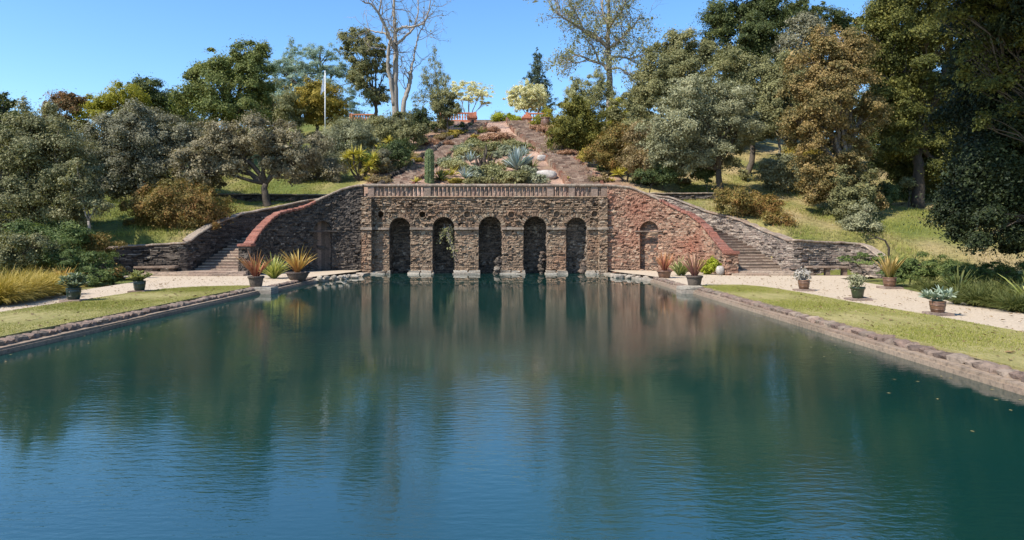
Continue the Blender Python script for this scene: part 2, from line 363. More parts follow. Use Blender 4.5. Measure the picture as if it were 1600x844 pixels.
# ------------------------------------------------------------------ rubble masonry
def stone_field(u, z, seed, ch=(.06, .145), sw=(.09, .34), rough=1.0):
    r = np.random.default_rng(seed)
    zz = np.cumsum(r.uniform(*ch, 400)) + np.floor(z.min()) - .5
    ci = np.searchsorted(zz, z + .03 * np.sin(u * 2.1 + seed) + .025 * np.sin(u * 5.3) + .02 * np.sin(u * 11 + z * 4)); d = np.zeros_like(u); tint = np.zeros_like(u)
    u0 = u.min() - 1
    for k in np.unique(ci):
        s = ci == k; n = int((u.max() - u0) / sw[0]) + 8
        e = u0 - r.uniform(0, .5) + np.cumsum(r.uniform(*sw, n)); j = np.searchsorted(e, u[s])
        h = r.normal(0.012, .016, n + 2); h[r.random(n + 2) < .1] += .07; h[r.random(n + 2) < .08] -= .13
        tn = r.random(n + 2)
        ee = np.concatenate([[u0 - 2], e, [u.max() + 5]])
        gu = np.minimum(u[s] - ee[j], ee[j + 1] - u[s]); zl = zz[k - 1] if k else zz[0] - 1; zh = zz[min(k, 399)]
        gz = np.minimum(np.abs(z[s] - zl), np.abs(zh - z[s]))
        jt = np.minimum(gu, gz) < .02 * r.uniform(.2, 1.3, n + 2)[j]
        d[s] = np.where(jt, -.02, h[j] * rough); tint[s] = np.where(jt, tn[j] * .3, tn[j])
    return d + RNG.normal(0, .004, d.shape), tint
def wall_grid(mb, us, zb, zt, Mp, seed, holes=(), ports=(), step=.06, rough=1.0, ch=(.06, .145), sw=(.09, .34), upper=0.0):
    """us: columns; zb, zt: bottom and top per column; Mp(u, z, d) -> points; holes: (u centre, half width, spring z, bottom z)"""
    zb = np.broadcast_to(zb, us.shape); zt = np.broadcast_to(zt, us.shape); nv = int((zt - zb).max() / step) + 2
    k = np.linspace(0, 1, nv); U = np.repeat(us[:, None], nv, 1); Zz = zb[:, None] + (zt - zb)[:, None] * k
    keep = np.ones((len(us) - 1, nv - 1), bool)
    uc = (U[1:, 1:] + U[:-1, 1:]) / 2; uc = uc[:, :]; zc = (Zz[1:, 1:] + Zz[:-1, :-1]) / 2
    edge = np.zeros(U.shape, bool)
    for (hu, hr, hs, hb) in holes:
        keep &= ~((np.abs(uc - hu) < hr) & (zc > hb) & ((zc < hs) | ((uc - hu) ** 2 + (zc - hs) ** 2 < hr ** 2)))
        # snap the vertices next to the opening on to its outline
        near = (np.abs(np.abs(U - hu) - hr) < step * .75) & (Zz <= hs) & (Zz >= hb - step)
        U = np.where(near, hu + np.sign(U - hu) * hr, U); edge |= near
        rr = np.sqrt((U - hu) ** 2 + (Zz - hs) ** 2); near2 = (np.abs(rr - hr) < step * .75) & (Zz > hs)
        sc = np.where(near2, hr / np.maximum(rr, 1e-6), 1); U = hu + (U - hu) * sc; Zz = hs + (Zz - hs) * sc; edge |= near2
    d, tn = stone_field(U.ravel(), Zz.ravel(), seed, ch, sw, rough); d = d.reshape(U.shape); tn = tn.reshape(U.shape)
    for (pu, pz, pr, pd) in ports:
        q = np.sqrt((U - pu) ** 2 + (Zz - pz) ** 2); d = np.where(q < pr, -pd, np.where(q < pr * 1.4, .04, d)); tn = np.where(q < pr, .12, tn)
    d = np.where(edge, .0, d * (1 + upper * sstep(3.15, 3.3, Zz)))
    mb.grid(Mp(U, Zz, d), tn, keep)
def niche(mb, hu, hr, hs, hb, depth, Mp, seed, step=.09):
    """the inside of an arched recess"""
    nb = max(2, int((hs - hb) / step)); na = 16
    pts = [(hu - hr, hb + (hs - hb) * i / nb) for i in range(nb)] + [(hu - hr * math.cos(math.pi * i / na), hs + hr * math.sin(math.pi * i / na)) for i in range(na + 1)] + [(hu + hr, hs - (hs - hb) * i / nb) for i in range(1, nb + 1)]
    pts = np.array(pts); dd = -np.linspace(0, depth, max(3, int(depth / step)))
    U = np.repeat(pts[:, 0:1], len(dd), 1); Zz = np.repeat(pts[:, 1:2], len(dd), 1); D_ = np.repeat(dd[None], len(pts), 0)
    L = np.concatenate([[0], np.cumsum(np.linalg.norm(np.diff(pts, axis=0), axis=1))])
    e, tn = stone_field((np.repeat(-dd[None], len(pts), 0)).ravel(), np.repeat(L[:, None], len(dd), 1).ravel(), seed); e = e.reshape(U.shape); tn = tn.reshape(U.shape)
    e[:, 0] = 0
    nx = np.where(Zz > hs, (U - hu), np.sign(U - hu) * hr) / hr; nzv = np.where(Zz > hs, (Zz - hs) / hr, 0)
    mb.grid(Mp(U - nx * e, Zz - nzv * e, D_)[:, ::-1], tn[:, ::-1])
    us = np.arange(hu - hr - .05, hu + hr + .06, .07)
    wall_grid(mb, us, np.full(us.shape, hb), np.full(us.shape, hs + hr + .05), lambda u, z, d: Mp(u, z, d - depth), seed + 3)
def sweep(mb, P, prof, a=None, lat=None):
    """prof: (lateral, up) points carried along the path; lateral is horizontal, to the left of travel"""
    P = np.asarray(P, float); T = np.gradient(P, axis=0); T[:, 2] = 0; T /= np.linalg.norm(T, axis=1, keepdims=True)
    N = np.stack([-T[:, 1], T[:, 0], 0 * T[:, 0]], 1); prof = np.asarray(prof, float); n = len(prof)
    G = P[:, None] + N[:, None] * prof[None, :, 0:1] + np.array((0, 0, 1.)) * prof[None, :, 1:2]
    G = np.concatenate([G, G[:, :1]], 1); A = np.repeat((RNG.random(len(P)) if a is None else np.full(len(P), a))[:, None], n + 1, 1)
    mb.grid(G, A)
    for e, rev in ((0, 1), (-1, 0)):
        idx = list(range(n)); mb.add(G[e, :n], [[idx[::-1] if rev else idx]], .5)
def rprof(w, h, r=.04, off=0):
    w /= 2; return [(off - w + r, 0), (off + w - r, 0), (off + w, r), (off + w, h - r), (off + w - r, h), (off - w + r, h), (off - w, h - r), (off - w, r)]
def jitter_path(P, s): return np.asarray(P) + RNG.normal(0, s, np.shape(P)) * np.array((1, 1, 1))

# ---- the arcade
XL, XR = LCX, RCX
ARCH = [(-7.36, .73), (-4.36, .77), (-1.145, .81), (1.94, .81), (4.80, .73)]
ZS = 3.17
Mf = lambda u, z, d: np.stack([u, YW - d, z], -1)
arcade = thing("arcade_wall", "long rubble stone retaining wall with five water arches below a balustrade", "wall", ((XL + XR) / 2, YW, 0))
og = np.array(arcade.location)
mb = MB(); us = np.arange(XL - .02, XR + .03, .046)
ports = [(PX(595, YW), 4.1, .2, .4), (PX(660, YW), 4.08, .2, .4), (PX(730, YW), 4.08, .2, .1), (PX(799, YW), 4.08, .2, .1), (PX(870, YW), 4.1, .2, .05), (PX(929, YW), 4.12, .2, .1)]
wall_grid(mb, us, -.35, ZT + .04, Mf, 21, [(c, r, ZS, -1) for c, r in ARCH], ports, step=.046, upper=.9)
mb.box(XL - .1, XR + .1, YW + .55, YW + .75, ZT - 1.0, ZT + .02); mb.box(XL - .1, XR + .1, YW + .02, YW + .56, ZT - .1, ZT + .03)
mb.build("wall_face", M['wall'], arcade, origin=og)
for i, (c_, r_) in enumerate(ARCH):
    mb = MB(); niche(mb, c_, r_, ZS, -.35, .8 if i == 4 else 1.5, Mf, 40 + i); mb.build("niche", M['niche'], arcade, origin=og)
    mb = MB()
    for k in range(17):                                            # arch ring of thin stones
        a0, a1 = math.pi * k / 17 + .02, math.pi * (k + 1) / 17 - .02; w = RNG.uniform(.2, .3); pr = RNG.uniform(.02, .06)
        V = [(c_ + q * math.cos(a), y, ZS + q * math.sin(a)) for y in (YW - pr, YW + .2) for (q, a) in ((r_ - .012, a0), (r_ + w, a0), (r_ + w, a1), (r_ - .012, a1))]
        mb.add(V, [[(0, 1, 2, 3), (4, 7, 6, 5), (0, 4, 5, 1), (1, 5, 6, 2), (2, 6, 7, 3), (3, 7, 4, 0)]], RNG.random())
    mb.build("arch_ring", M['wall'], arcade, origin=og)
edges = [XL - .02] + [e for c, r in ARCH for e in (c - r, c + r)] + [XR + .02]
for a, b_ in zip(edges[0::2], edges[1::2]):                       # string course and footing, pier by pier
    mb = MB(); x = a - .03
    while x < b_ + .02:
        l = min(RNG.uniform(.3, .6), b_ + .03 - x); mb.box(x, x + l - .006, YW - .17 - RNG.uniform(0, .04), YW + .1, ZS - .13, ZS + .01 + RNG.uniform(0, .03), RNG.random(), .008); x += l
    mb.build("string_course", M['coping'], arcade, origin=og)
    mb = MB(); x = a - .14 * (a > XL)
    while x < b_ + .1:
        l = min(RNG.uniform(.6, 1.1), b_ + .14 - x)
        mb.box(x, x + l - .01, YW - .42 - RNG.uniform(0, .1), YW + .1, -.25, .1 + RNG.normal(0, .015), RNG.random(), .025); mb.box(x + .06, x + l - .05, YW - .26 - RNG.uniform(0, .08), YW + .1, .1, .23 + RNG.normal(0, .02), RNG.random(), .025); x += l
    mb.build("footing", M['white_stone'], arcade, origin=og)
for (a, b_, s) in ((XL - .03, PX(582, YW), 61), (PX(935, YW), PX(947.5, YW), 62)):     # end pilasters
    mb = MB(); us = np.arange(a, b_ + .03, .055); wall_grid(mb, us, -.3, ZT + .05, lambda u, z, d: np.stack([u, YW - .48 - d, z], -1), s, step=.055)
    vs = np.arange(0, .56, .055)
    for xx, sg in ((a, 1), (us[-1], -1)):
        wall_grid(mb, vs, -.3, ZT + .05, lambda u, z, d, xx=xx, sg=sg: np.stack([xx - sg * d, YW - .48 + (u if sg > 0 else u), z], -1), s + 5, step=.06)
    mb.box(a, us[-1], YW - .46, YW, ZT, ZT + .06)
    mb.build("pilaster", M['wall'], arcade, origin=og)
    mb = MB(); mb.box(a - .06, us[-1] + .06, YW - .6, YW - .2, ZS - .14, ZS + .03, .4, .01); mb.build("string_course", M['coping'], arcade, origin=og)
# balustrade
mb = MB(); sweep(mb, jitter_path([(x, YW + .17, ZT + .05) for x in np.arange(XL, XR + .1, .35)], .006), rprof(.5, .1)); mb.build("base_rail", M['wall'], arcade, origin=og)
piers = [PX(580, YW), PX(668, YW), PX(860, YW), PX(893, YW), PX(929, YW), PX(944, YW)]
bx_ = np.linspace(PX(590, YW), PX(937, YW), 54)
for i, x in enumerate(bx_):
    mb = MB(); w = RNG.uniform(.095, .118); pr = []
    for k, zz in enumerate(np.linspace(ZT + .13, 6.0, 7)): pr.append((w * (1 + .16 * math.sin(math.pi * k / 6) + RNG.normal(0, .05)), zz))
    mb.tube([(x + RNG.normal(0, .008), YW + .16 + RNG.normal(0, .01), z) for _, z in pr], [q * 1.12 for q, _ in pr], 6, RNG.random()); mb.build("baluster", M['baluster'], arcade, origin=og)
for x in piers:
    mb = MB(); mb.box(x - .22, x + .22, YW - .05, YW + .42, ZT + .05, 6.02, RNG.random(), .012); mb.build("balustrade_pier", M['baluster'], arcade, origin=og)
mb = MB(); sweep(mb, jitter_path([(x, YW + .17, 5.99) for x in np.arange(XL, XR + .2, .3)], .008), rprof(.62, .2, .06)); mb.build("coping", M['coping'], arcade, origin=og)

# ---- quarter-round wings
def ell(cx, sgn, rx, ry, deg):
    a = np.radians(deg); return cx + sgn * rx * np.sin(a), CY + ry * np.cos(a)
def wing(cx, sgn, rx, zdeg, zval, name, label, mat, hole_deg, seed):
    deg = np.linspace(0, 90, 400); x, y = ell(cx, sgn, rx, RY, deg)
    L = np.concatenate([[0], np.cumsum(np.hypot(np.diff(x), np.diff(y)))])
    root = thing(name, label, "wall", (cx + sgn * rx, CY, 0)); og = np.array(root.location)
    def Mw(u, z, d):
        dg = np.interp(u, L, deg); px, py = ell(cx, sgn, rx, RY, dg); nx = np.sin(np.radians(dg)) / rx; ny = np.cos(np.radians(dg)) / RY
        q = np.hypot(nx, ny); return np.stack([px - sgn * nx / q * d, py - ny / q * d, z], -1)
    us = np.arange(0, L[-1] + .03, .06); us[-1] = L[-1]; zt = np.interp(np.interp(us, L, deg), zdeg, zval)
    hu = np.interp(hole_deg, deg, L); hole = (hu, .62, 3.0, .35)
    mb = MB(); wall_grid(mb, us, -.3, zt + .02, Mw, seed, [hole], step=.06)
    ub = np.arange(0, L[-1] + .1, .3); ub[-1] = L[-1]; wall_grid(mb, ub, -.2, np.interp(np.interp(ub, L, deg), zdeg, zval) + .02, lambda u, z, d: Mw(u, z, -.45 - d), seed + 7, step=.3)
    e0 = Mw(np.array([L[-1]] * 2), np.array([-.3, zval[np.argmax(zdeg)]]), np.array([0., 0.])); e1 = Mw(np.array([L[-1]] * 2), np.array([-.3, zval[np.argmax(zdeg)]]), np.array([-.45, -.45]))
    mb.add([e0[0], e1[0], e1[1], e0[1]], [[(0, 1, 2, 3)]], .5)
    mb.build("wall_face", mat, root, origin=og)
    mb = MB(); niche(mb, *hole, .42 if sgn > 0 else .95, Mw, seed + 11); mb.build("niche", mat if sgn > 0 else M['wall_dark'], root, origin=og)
    mb = MB(); p = Mw(np.array([hu - .95, hu - .3, hu + .3, hu + .95]), np.full(4, 2.86), np.full(4, .02)); sweep(mb, p, rprof(.24, .1, .03)); mb.build("niche_sill", mat if sgn < 0 else M['riser'], root, origin=og)
    for k in range(2):                                             # coping: stone above, red brick on the falling part
        lo, hi = ((0, 33), (33, 90))[k]; dg = np.linspace(lo, hi, int((hi - lo) / (1.15 if k else 1.6))); px, py = ell(cx, sgn, rx + .2, RY + .2, dg)
        mb = MB(); P = np.stack([px, py, np.interp(dg, zdeg, zval)], 1); P = P + RNG.normal(0, .006, P.shape)
        if k:
            for i in range(len(P) - 1):                            # single bricks on edge, side by side
                dz = RNG.normal(0, .012); q = P[i:i + 2] + (0, 0, dz); q = np.array([q[0] + (q[1] - q[0]) * .03, q[1] - (q[1] - q[0]) * .03]); w = RNG.uniform(.58, .64)
                sweep(mb, q, rprof(w, .17, .03), RNG.random())
        else: sweep(mb, P, rprof(.56, .16, .05))
        mb.build("brick_coping" if k else "coping", M['brick'] if k else M['coping'], root, origin=og)
    # the end pier on which the coping comes down
    ex, ey = ell(cx, sgn, rx + .22, RY + .22, 90); zz = zval[np.argmax(zdeg)]
    mb = MB(); h = .36
    for (ax_, fn) in (((ex - h, ex + h), lambda u, z, d: np.stack([u, ey - .55 - d, z], -1)), ((ey - .55, ey + .05), lambda u, z, d: np.stack([ex - sgn * (h + d), u, z], -1)), ((ey - .55, ey + .05), lambda u, z, d: np.stack([ex + sgn * (h + d), u, z], -1))):
        wall_grid(mb, np.arange(ax_[0], ax_[1] + .04, .06), .2, zz, fn, seed + 17, step=.06)
    mb.box(ex - h, ex + h, ey - .55, ey + .05, zz - .1, zz - .003); mb.build("end_pier", mat, root, origin=og)
    mb = MB(); mb.box(ex - h - .06, ex + h + .06, ey - .62, ey + .1, zz, zz + .15, .5, .01); mb.build("pier_cap", M['brick'], root, origin=og)
    return root
ZD = [0, 5, 15, 30, 37.5, 45, 52.5, 60, 67.5, 75, 82.5, 90]
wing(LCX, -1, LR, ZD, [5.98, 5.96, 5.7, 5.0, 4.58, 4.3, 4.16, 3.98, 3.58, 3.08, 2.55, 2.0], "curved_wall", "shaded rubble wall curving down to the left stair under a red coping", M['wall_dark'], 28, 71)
wing(RCX, 1, RR, ZD, [5.98, 5.96, 5.82, 5.1, 4.65, 4.28, 3.95, 3.5, 2.92, 2.27, 1.82, 1.55], "curved_wall", "sunlit reddish rubble wall curving down to the right stair, arched niche in it", M['wall_red'], 26, 81)

# ---- curving stairs and their outer walls
def stairs(cx, sgn, rxi, rxo, label):
    root = thing("curved_staircase", label, "staircase", (cx + sgn * (rxi + 1.7), CY, ZG)); og = np.array(root.location)
    n = 29; tr = np.concatenate([np.linspace(0, .8, n + 1), [1.0]])
    for k in range(n + 1):
        z = ZG + (ZT - ZG) * (k + 1) / n if k < n else ZT
        d0, d1 = 90 - 90 * tr[k], 90 - 90 * tr[k + 1]
        dg = np.linspace(d0, d1, 3)
        xi, yi = ell(cx, sgn, rxi + .43, RY + .43, dg); xo, yo = ell(cx, sgn, rxo + .02, RYO + .02, dg)
        nr = 9; q = np.linspace(0, 1, nr)
        # tread slabs laid side by side with a small nosing over the dark riser
        dx, dy = ell(cx, sgn, rxi + 2, RY + 2, np.array([d0 + .01, d0])); tdir = np.array([dx[1] - dx[0], dy[1] - dy[0]]); tdir /= np.linalg.norm(tdir) + 1e-9
        mb = MB(); cuts = np.sort(np.concatenate([[0, 1], (np.arange(1, 5) + RNG.uniform(-.3, .3, 4)) / 5]))
        for a, c in zip(cuts[:-1], cuts[1:]):
            c -= .004; pt = lambda j, f: np.array((xi[j] + (xo[j] - xi[j]) * f, yi[j] + (yo[j] - yi[j]) * f))
            nose = tdir * .05; zt_ = z + RNG.normal(0, .006)
            ring = [pt(0, a) + nose, pt(0, c) + nose, pt(1, c), pt(2, c), pt(2, a), pt(1, a)]
            V = [(*p, zz) for zz in (zt_ - .075, zt_) for p in ring]
            mb.add(V, [[(0, 1, 2, 3, 4, 5)[::-1] if sgn > 0 else (0, 1, 2, 3, 4, 5), (6, 7, 8, 9, 10, 11)], [(i, (i + 1) % 6, (i + 1) % 6 + 6, i + 6) for i in range(6)]], RNG.random())
        ring = [(xi[j], yi[j]) for j in range(3)] + [(xo[j], yo[j]) for j in (2, 1, 0)]
        V = [(*p, zz) for zz in (-.2, z - .07) for p in ring]
        mb2 = MB(); mb2.add(V, [[(6, 7, 8, 9, 10, 11)], [(i, (i + 1) % 6, (i + 1) % 6 + 6, i + 6) for i in range(6)]], RNG.random())
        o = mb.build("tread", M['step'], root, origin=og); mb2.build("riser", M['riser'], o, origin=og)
    return root
stairs(LCX, -1, LR, LRO, "broad stone stair curving up in shade behind the left red coping")
stairs(RCX, 1, RR, RRO, "broad stone stair curving up in sunlight beside the right red coping")
def outer_wall(cx, sgn, rxo, zdeg, zval, tail, label, seed, mat='wall_grey'):
    dg = np.linspace(8, 90, 90); x, y = ell(cx, sgn, rxo, RYO, dg); z = np.interp(dg, zdeg, zval)
    P = np.concatenate([np.stack([x, y, z], 1), np.asarray(tail, float)])
    L = np.concatenate([[0], np.cumsum(np.linalg.norm(np.diff(P[:, :2], axis=0), axis=1))])
    us = np.arange(0, L[-1], .06); Pu = np.stack([np.interp(us, L, P[:, k]) for k in range(3)], 1)
    for _ in range(3): Pu[1:-1] = (Pu[:-2] + Pu[1:-1] * 2 + Pu[2:]) / 4
    T = np.gradient(Pu[:, :2], axis=0); T /= np.linalg.norm(T, axis=1, keepdims=True); Nn = np.stack([T[:, 1], -T[:, 0]], 1) * sgn
    root = thing("stair_wall", label, "wall", (*Pu[len(Pu) // 2, :2], ZG)); og = np.array(root.location)
    def Mo(u, zz, d):
        g = [np.interp(u, us, a) for a in (Pu[:, 0], Pu[:, 1], Nn[:, 0], Nn[:, 1])]; return np.stack([g[0] + g[2] * d, g[1] + g[3] * d, zz], -1)
    mb = MB(); wall_grid(mb, us, -.1, Pu[:, 2] + .02, Mo, seed, step=.06, ch=(.07, .14), sw=(.2, .6), rough=.8)
    ub = us[::5]; wall_grid(mb, ub, -.1, Pu[::5, 2] + .02, lambda u, zz, d: Mo(u, zz, -.5 - d), seed + 3, step=.3)
    for e in (0, -1):
        q = Mo(np.array([us[e]] * 4), np.array([-.1, -.1, Pu[e, 2], Pu[e, 2]]), np.array([0, -.5, -.5, 0])); mb.add(q, [[(0, 1, 2, 3)]], .4)
    mb.build("wall_face", M[mat], root, origin=og)
    Q = np.concatenate([Pu[::6], Pu[-1:]]); Nq = np.concatenate([Nn[::6], Nn[-1:]])
    C = Q.copy(); C[:, :2] -= Nq * .22; C = C + RNG.normal(0, .012, C.shape)
    mb = MB(); sweep(mb, C, rprof(.62, .13, .04)); mb.build("coping", M['coping'], root, origin=og)
    return root
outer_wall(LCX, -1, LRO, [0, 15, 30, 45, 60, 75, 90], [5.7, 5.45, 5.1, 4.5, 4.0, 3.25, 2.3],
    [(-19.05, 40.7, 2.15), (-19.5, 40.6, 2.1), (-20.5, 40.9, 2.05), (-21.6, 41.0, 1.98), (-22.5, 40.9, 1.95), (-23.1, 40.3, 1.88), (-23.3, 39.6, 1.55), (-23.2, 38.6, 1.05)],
    "outer wall of the left stair, shaded coursed stone with a curled end", 91, "wall_dark")
outer_wall(RCX, 1, RRO, [0, 15, 30, 45, 60, 75, 90], [5.9, 5.75, 5.3, 4.25, 3.65, 2.8, 2.3],
    [(16.95, 40.6, 2.3), (17.4, 40.6, 2.28), (18.5, 41.0, 2.2), (19.6, 41.3, 2.15), (20.6, 41.3, 2.12), (21.3, 40.9, 2.05), (21.6, 40.2, 1.6), (21.65, 39.4, 1.1)],
    "outer wall of the right stair, sunlit coursed grey stone with a curled end", 95)
# low steps and benches at the feet of the stairs
def low_steps(x0, x1, y0, y1, label):
    root = thing("low_steps", label, "steps", ((x0 + x1) / 2, (y0 + y1) / 2, ZG)); og = np.array(root.location)
    for k in range(2):
        mb = MB(); x = x0 + k * .3
        while x < x1 - .05:
            l = min(RNG.uniform(.7, 1.4), x1 - x); mb.box(x, x + l - .008, y0 + .42 * k, y1, ZG - .2 + .13 * k, ZG + .12 * (k + 1) + RNG.normal(0, .006), RNG.random(), .01); x += l
        mb.build("tread", M['step'], root, origin=og)
low_steps(-21.6, -15.3, 39.7, 41.3, "two long low stone steps at the foot of the left stair")
low_steps(13.3, 17.2, 40.1, 41.2, "two low stone steps at the foot of the right stair")
def bench(x0, x1, y, label):
    root = thing("stone_bench", label, "bench", ((x0 + x1) / 2, y, ZG)); og = np.array(root.location)
    mb = MB(); mb.box(x0, x1, y - .28, y + .24, .72, .82, .6, .012); mb.build("seat", M['coping'], root, origin=og)
    for x in (x0 + .25, (x0 + x1) / 2, x1 - .25):
        mb = MB(); mb.box(x - .12, x + .12, y - .16, y + .2, ZG - .02, .717, RNG.random(), .01); mb.build("leg", M['riser'], root, origin=og)
bench(-21.9, -19.5, 40.35, "stone slab bench against the dark wall left of the stair")
bench(17.7, 20.2, 40.4, "stone slab bench against the grey wall right of the stair")
# low retaining walls of the upper lawns
def low_wall(pts, h, label, seed, mat='wall_dark'):
    P = np.array(pts, float); L = np.concatenate([[0], np.cumsum(np.hypot(*np.diff(P, axis=0).T))]); us = np.arange(0, L[-1], .09)
    x = np.interp(us, L, P[:, 0]); y = np.interp(us, L, P[:, 1]); z = np.linspace(*np.quantile(hill(x, y - .5), [.6, .6]), len(x))
    root = thing("low_wall", label, "wall", (x.mean(), y.mean(), z.mean())); og = np.array(root.location)
    mb = MB(); fx = lambda u: (np.interp(u, us, x), np.interp(u, us, y))
    wall_grid(mb, us, z - .8, z + h, lambda u, zz, d: np.stack([fx(u)[0], fx(u)[1] - d, zz], -1), seed, step=.08, rough=1.4)
    G = np.stack([np.stack([x, y, z + h], -1), np.stack([x, y + .4, z + h], -1), np.stack([x, y + .4, z - .3], -1)], 1); mb.grid(G, RNG.random(G.shape[:2]))
    mb.build("wall_face", M[mat], root, origin=og)
    mb = MB(); C = np.stack([x, y + .18, z + h], 1)[::4]; sweep(mb, C + RNG.normal(0, .015, C.shape), rprof(.55, .1, .03)); mb.build("coping", M['coping'], root, origin=og)
low_wall([(-24.5, 51.6), (-19, 52.6), (-13.5, 53)], .55, "low dry stone wall on the slope behind the left stair", 101)
low_wall([(10.0, 53), (14.5, 53), (19.5, 52.4)], .6, "low dark stone wall on the slope behind the right stair", 103)
# terrace behind the balustrade
struct(sheet("terrace_path", [(-12.2, 47.5), (9.4, 47.5), (12.5, 50.0), (11.5, 53.6), (-14, 53.6), (-15.4, 50.0)], ZT + .012, M['gravel']))

# ---- hillside stairs and the upper terrace
def hill_stair(tab, label):
    tab = np.array(tab, float); root = thing("hillside_stair", label, "staircase", (tab[0, 1:].mean(), tab[0, 0], gh(tab[0, 1:].mean(), tab[0, 0]))); og = np.array(root.location)
    mb = MB(); y = tab[0, 0]; ys = np.arange(tab[0, 0], tab[-1, 0], .5); L, R = np.interp(ys, tab[:, 0], tab[:, 1]), np.interp(ys, tab[:, 0], tab[:, 2])
    zs = hill((L + R) / 2, ys + .25) + .1
    for k in range(len(ys) - 1):
        cuts = np.linspace(0, 1, 6); cuts[1:-1] += RNG.uniform(-.07, .07, 4)
        for a, c in zip(cuts[:-1], cuts[1:]):
            x0 = L[k] + (R[k] - L[k]) * a; x1 = L[k] + (R[k] - L[k]) * c - .01
            mb.box(x0, x1, ys[k] - .03, ys[k] + .52, zs[k] - .35, zs[k] + RNG.normal(0, .02), RNG.random(), .012)
    mb.build("treads", M['step2'], root, origin=og)
    for Xs, w in ((L - .18, .3), (R + .14, .22)):
        mb = MB()
        for k in range(len(ys) - 1): mb.box(Xs[k] - w / 2, Xs[k] + w / 2, ys[k], ys[k] + .48, zs[k] - .4, zs[k] + (.34 if w > .25 else .14) + RNG.normal(0, .03), RNG.random(), .025)
        mb.build("kerb_wall", M['wall_dark' if (w > .25 and L[0] < 0) else 'wall_red'], root, origin=og)
M['step2'] = stone_mat("mauve_step_stone", [(0.13, .085, .065), (0.26, .18, .135), (0.36, .27, .205), (0.22, .135, .1)], stain_amt=0.5)
hill_stair([(53.6, -10.9, -8.6), (60, -10.2, -8.0), (69, -8.3, -6.5), (78, -6.5, -4.9), (85, -4.9, -3.4), (92, -4.3, -2.7)], "mauve stone steps climbing the hillside on the cactus side")
hill_stair([(53.6, 5.7, 8.4), (60, 5.2, 7.9), (69, 4.1, 6.8), (78, 2.3, 5.0), (85, .9, 3.3), (92, .1, 2.2)], "wide mauve stone steps climbing past the pale boulders")
def terrace_rail(x0, x1, y, label, pier_x):
    z = gh((x0 + x1) / 2, y - 2); root = thing("terracotta_balustrade", label, "balustrade", ((x0 + x1) / 2, y, z)); og = np.array(root.location)
    mb = MB(); mb.box(x0, x1, y - .2, y + .2, z - .6, z + .55, .4); mb.build("base_wall", M['terracotta'], root, origin=og)
    mb = MB(); mb.box(x0 - .05, x1 + .05, y - .2, y + .2, z + 1.42, z + 1.58, .6); mb.build("top_rail", M['terracotta'], root, origin=og)
    for x in np.arange(x0 + .2, x1, .36):
        mb = MB(); mb.lathe([(.09, z + .55), (.07, z + .7), (.13, z + .9), (.11, z + 1.05), (.06, z + 1.25), (.09, z + 1.42)], (x, y, 0), 7); mb.build("baluster", M['terracotta'], root, True, og)
    for x in (x0 + .05, x1 - .05):
        mb = MB(); mb.box(x - .2, x + .2, y - .23, y + .23, z - .6, z + 1.66, .5); mb.build("post", M['terracotta'], root, origin=og)
    for x in pier_x:
        mb = MB(); mb.box(x - .55, x + .55, y - 3.2, y - 2.2, z - 1.8, z + .3, .4); mb.box(x - .7, x + .7, y - 3.35, y - 2.05, z + .3, z + .55, .7); mb.box(x - .45, x + .45, y - 3.1, y - 2.3, z + .55, z + .85, .5); mb.build("end_pier", M['terracotta'], root, origin=og)
terrace_rail(PX(688, 95), PX(743, 95), 95, "terracotta balustrade at the head of the hillside steps", [PX(738, 93)])
terrace_rail(PX(823, 95), PX(852, 95), 95, "short terracotta balustrade beside the dark urn and white tree", [PX(823, 93)])
terrace_rail(PX(548, 93), PX(588, 93), 93, "terracotta balustrade half hidden behind shrubs near the flagpole", [])
mb = MB(); mb.box(PX(742, 99), PX(826, 99), 98.6, 99.2, gh(0, 98) - .5, gh(0, 98) + .75, .3); tag(mb.build("terrace_wall", M['wall_grey']), "dark low wall closing the top of the hillside steps", "wall")
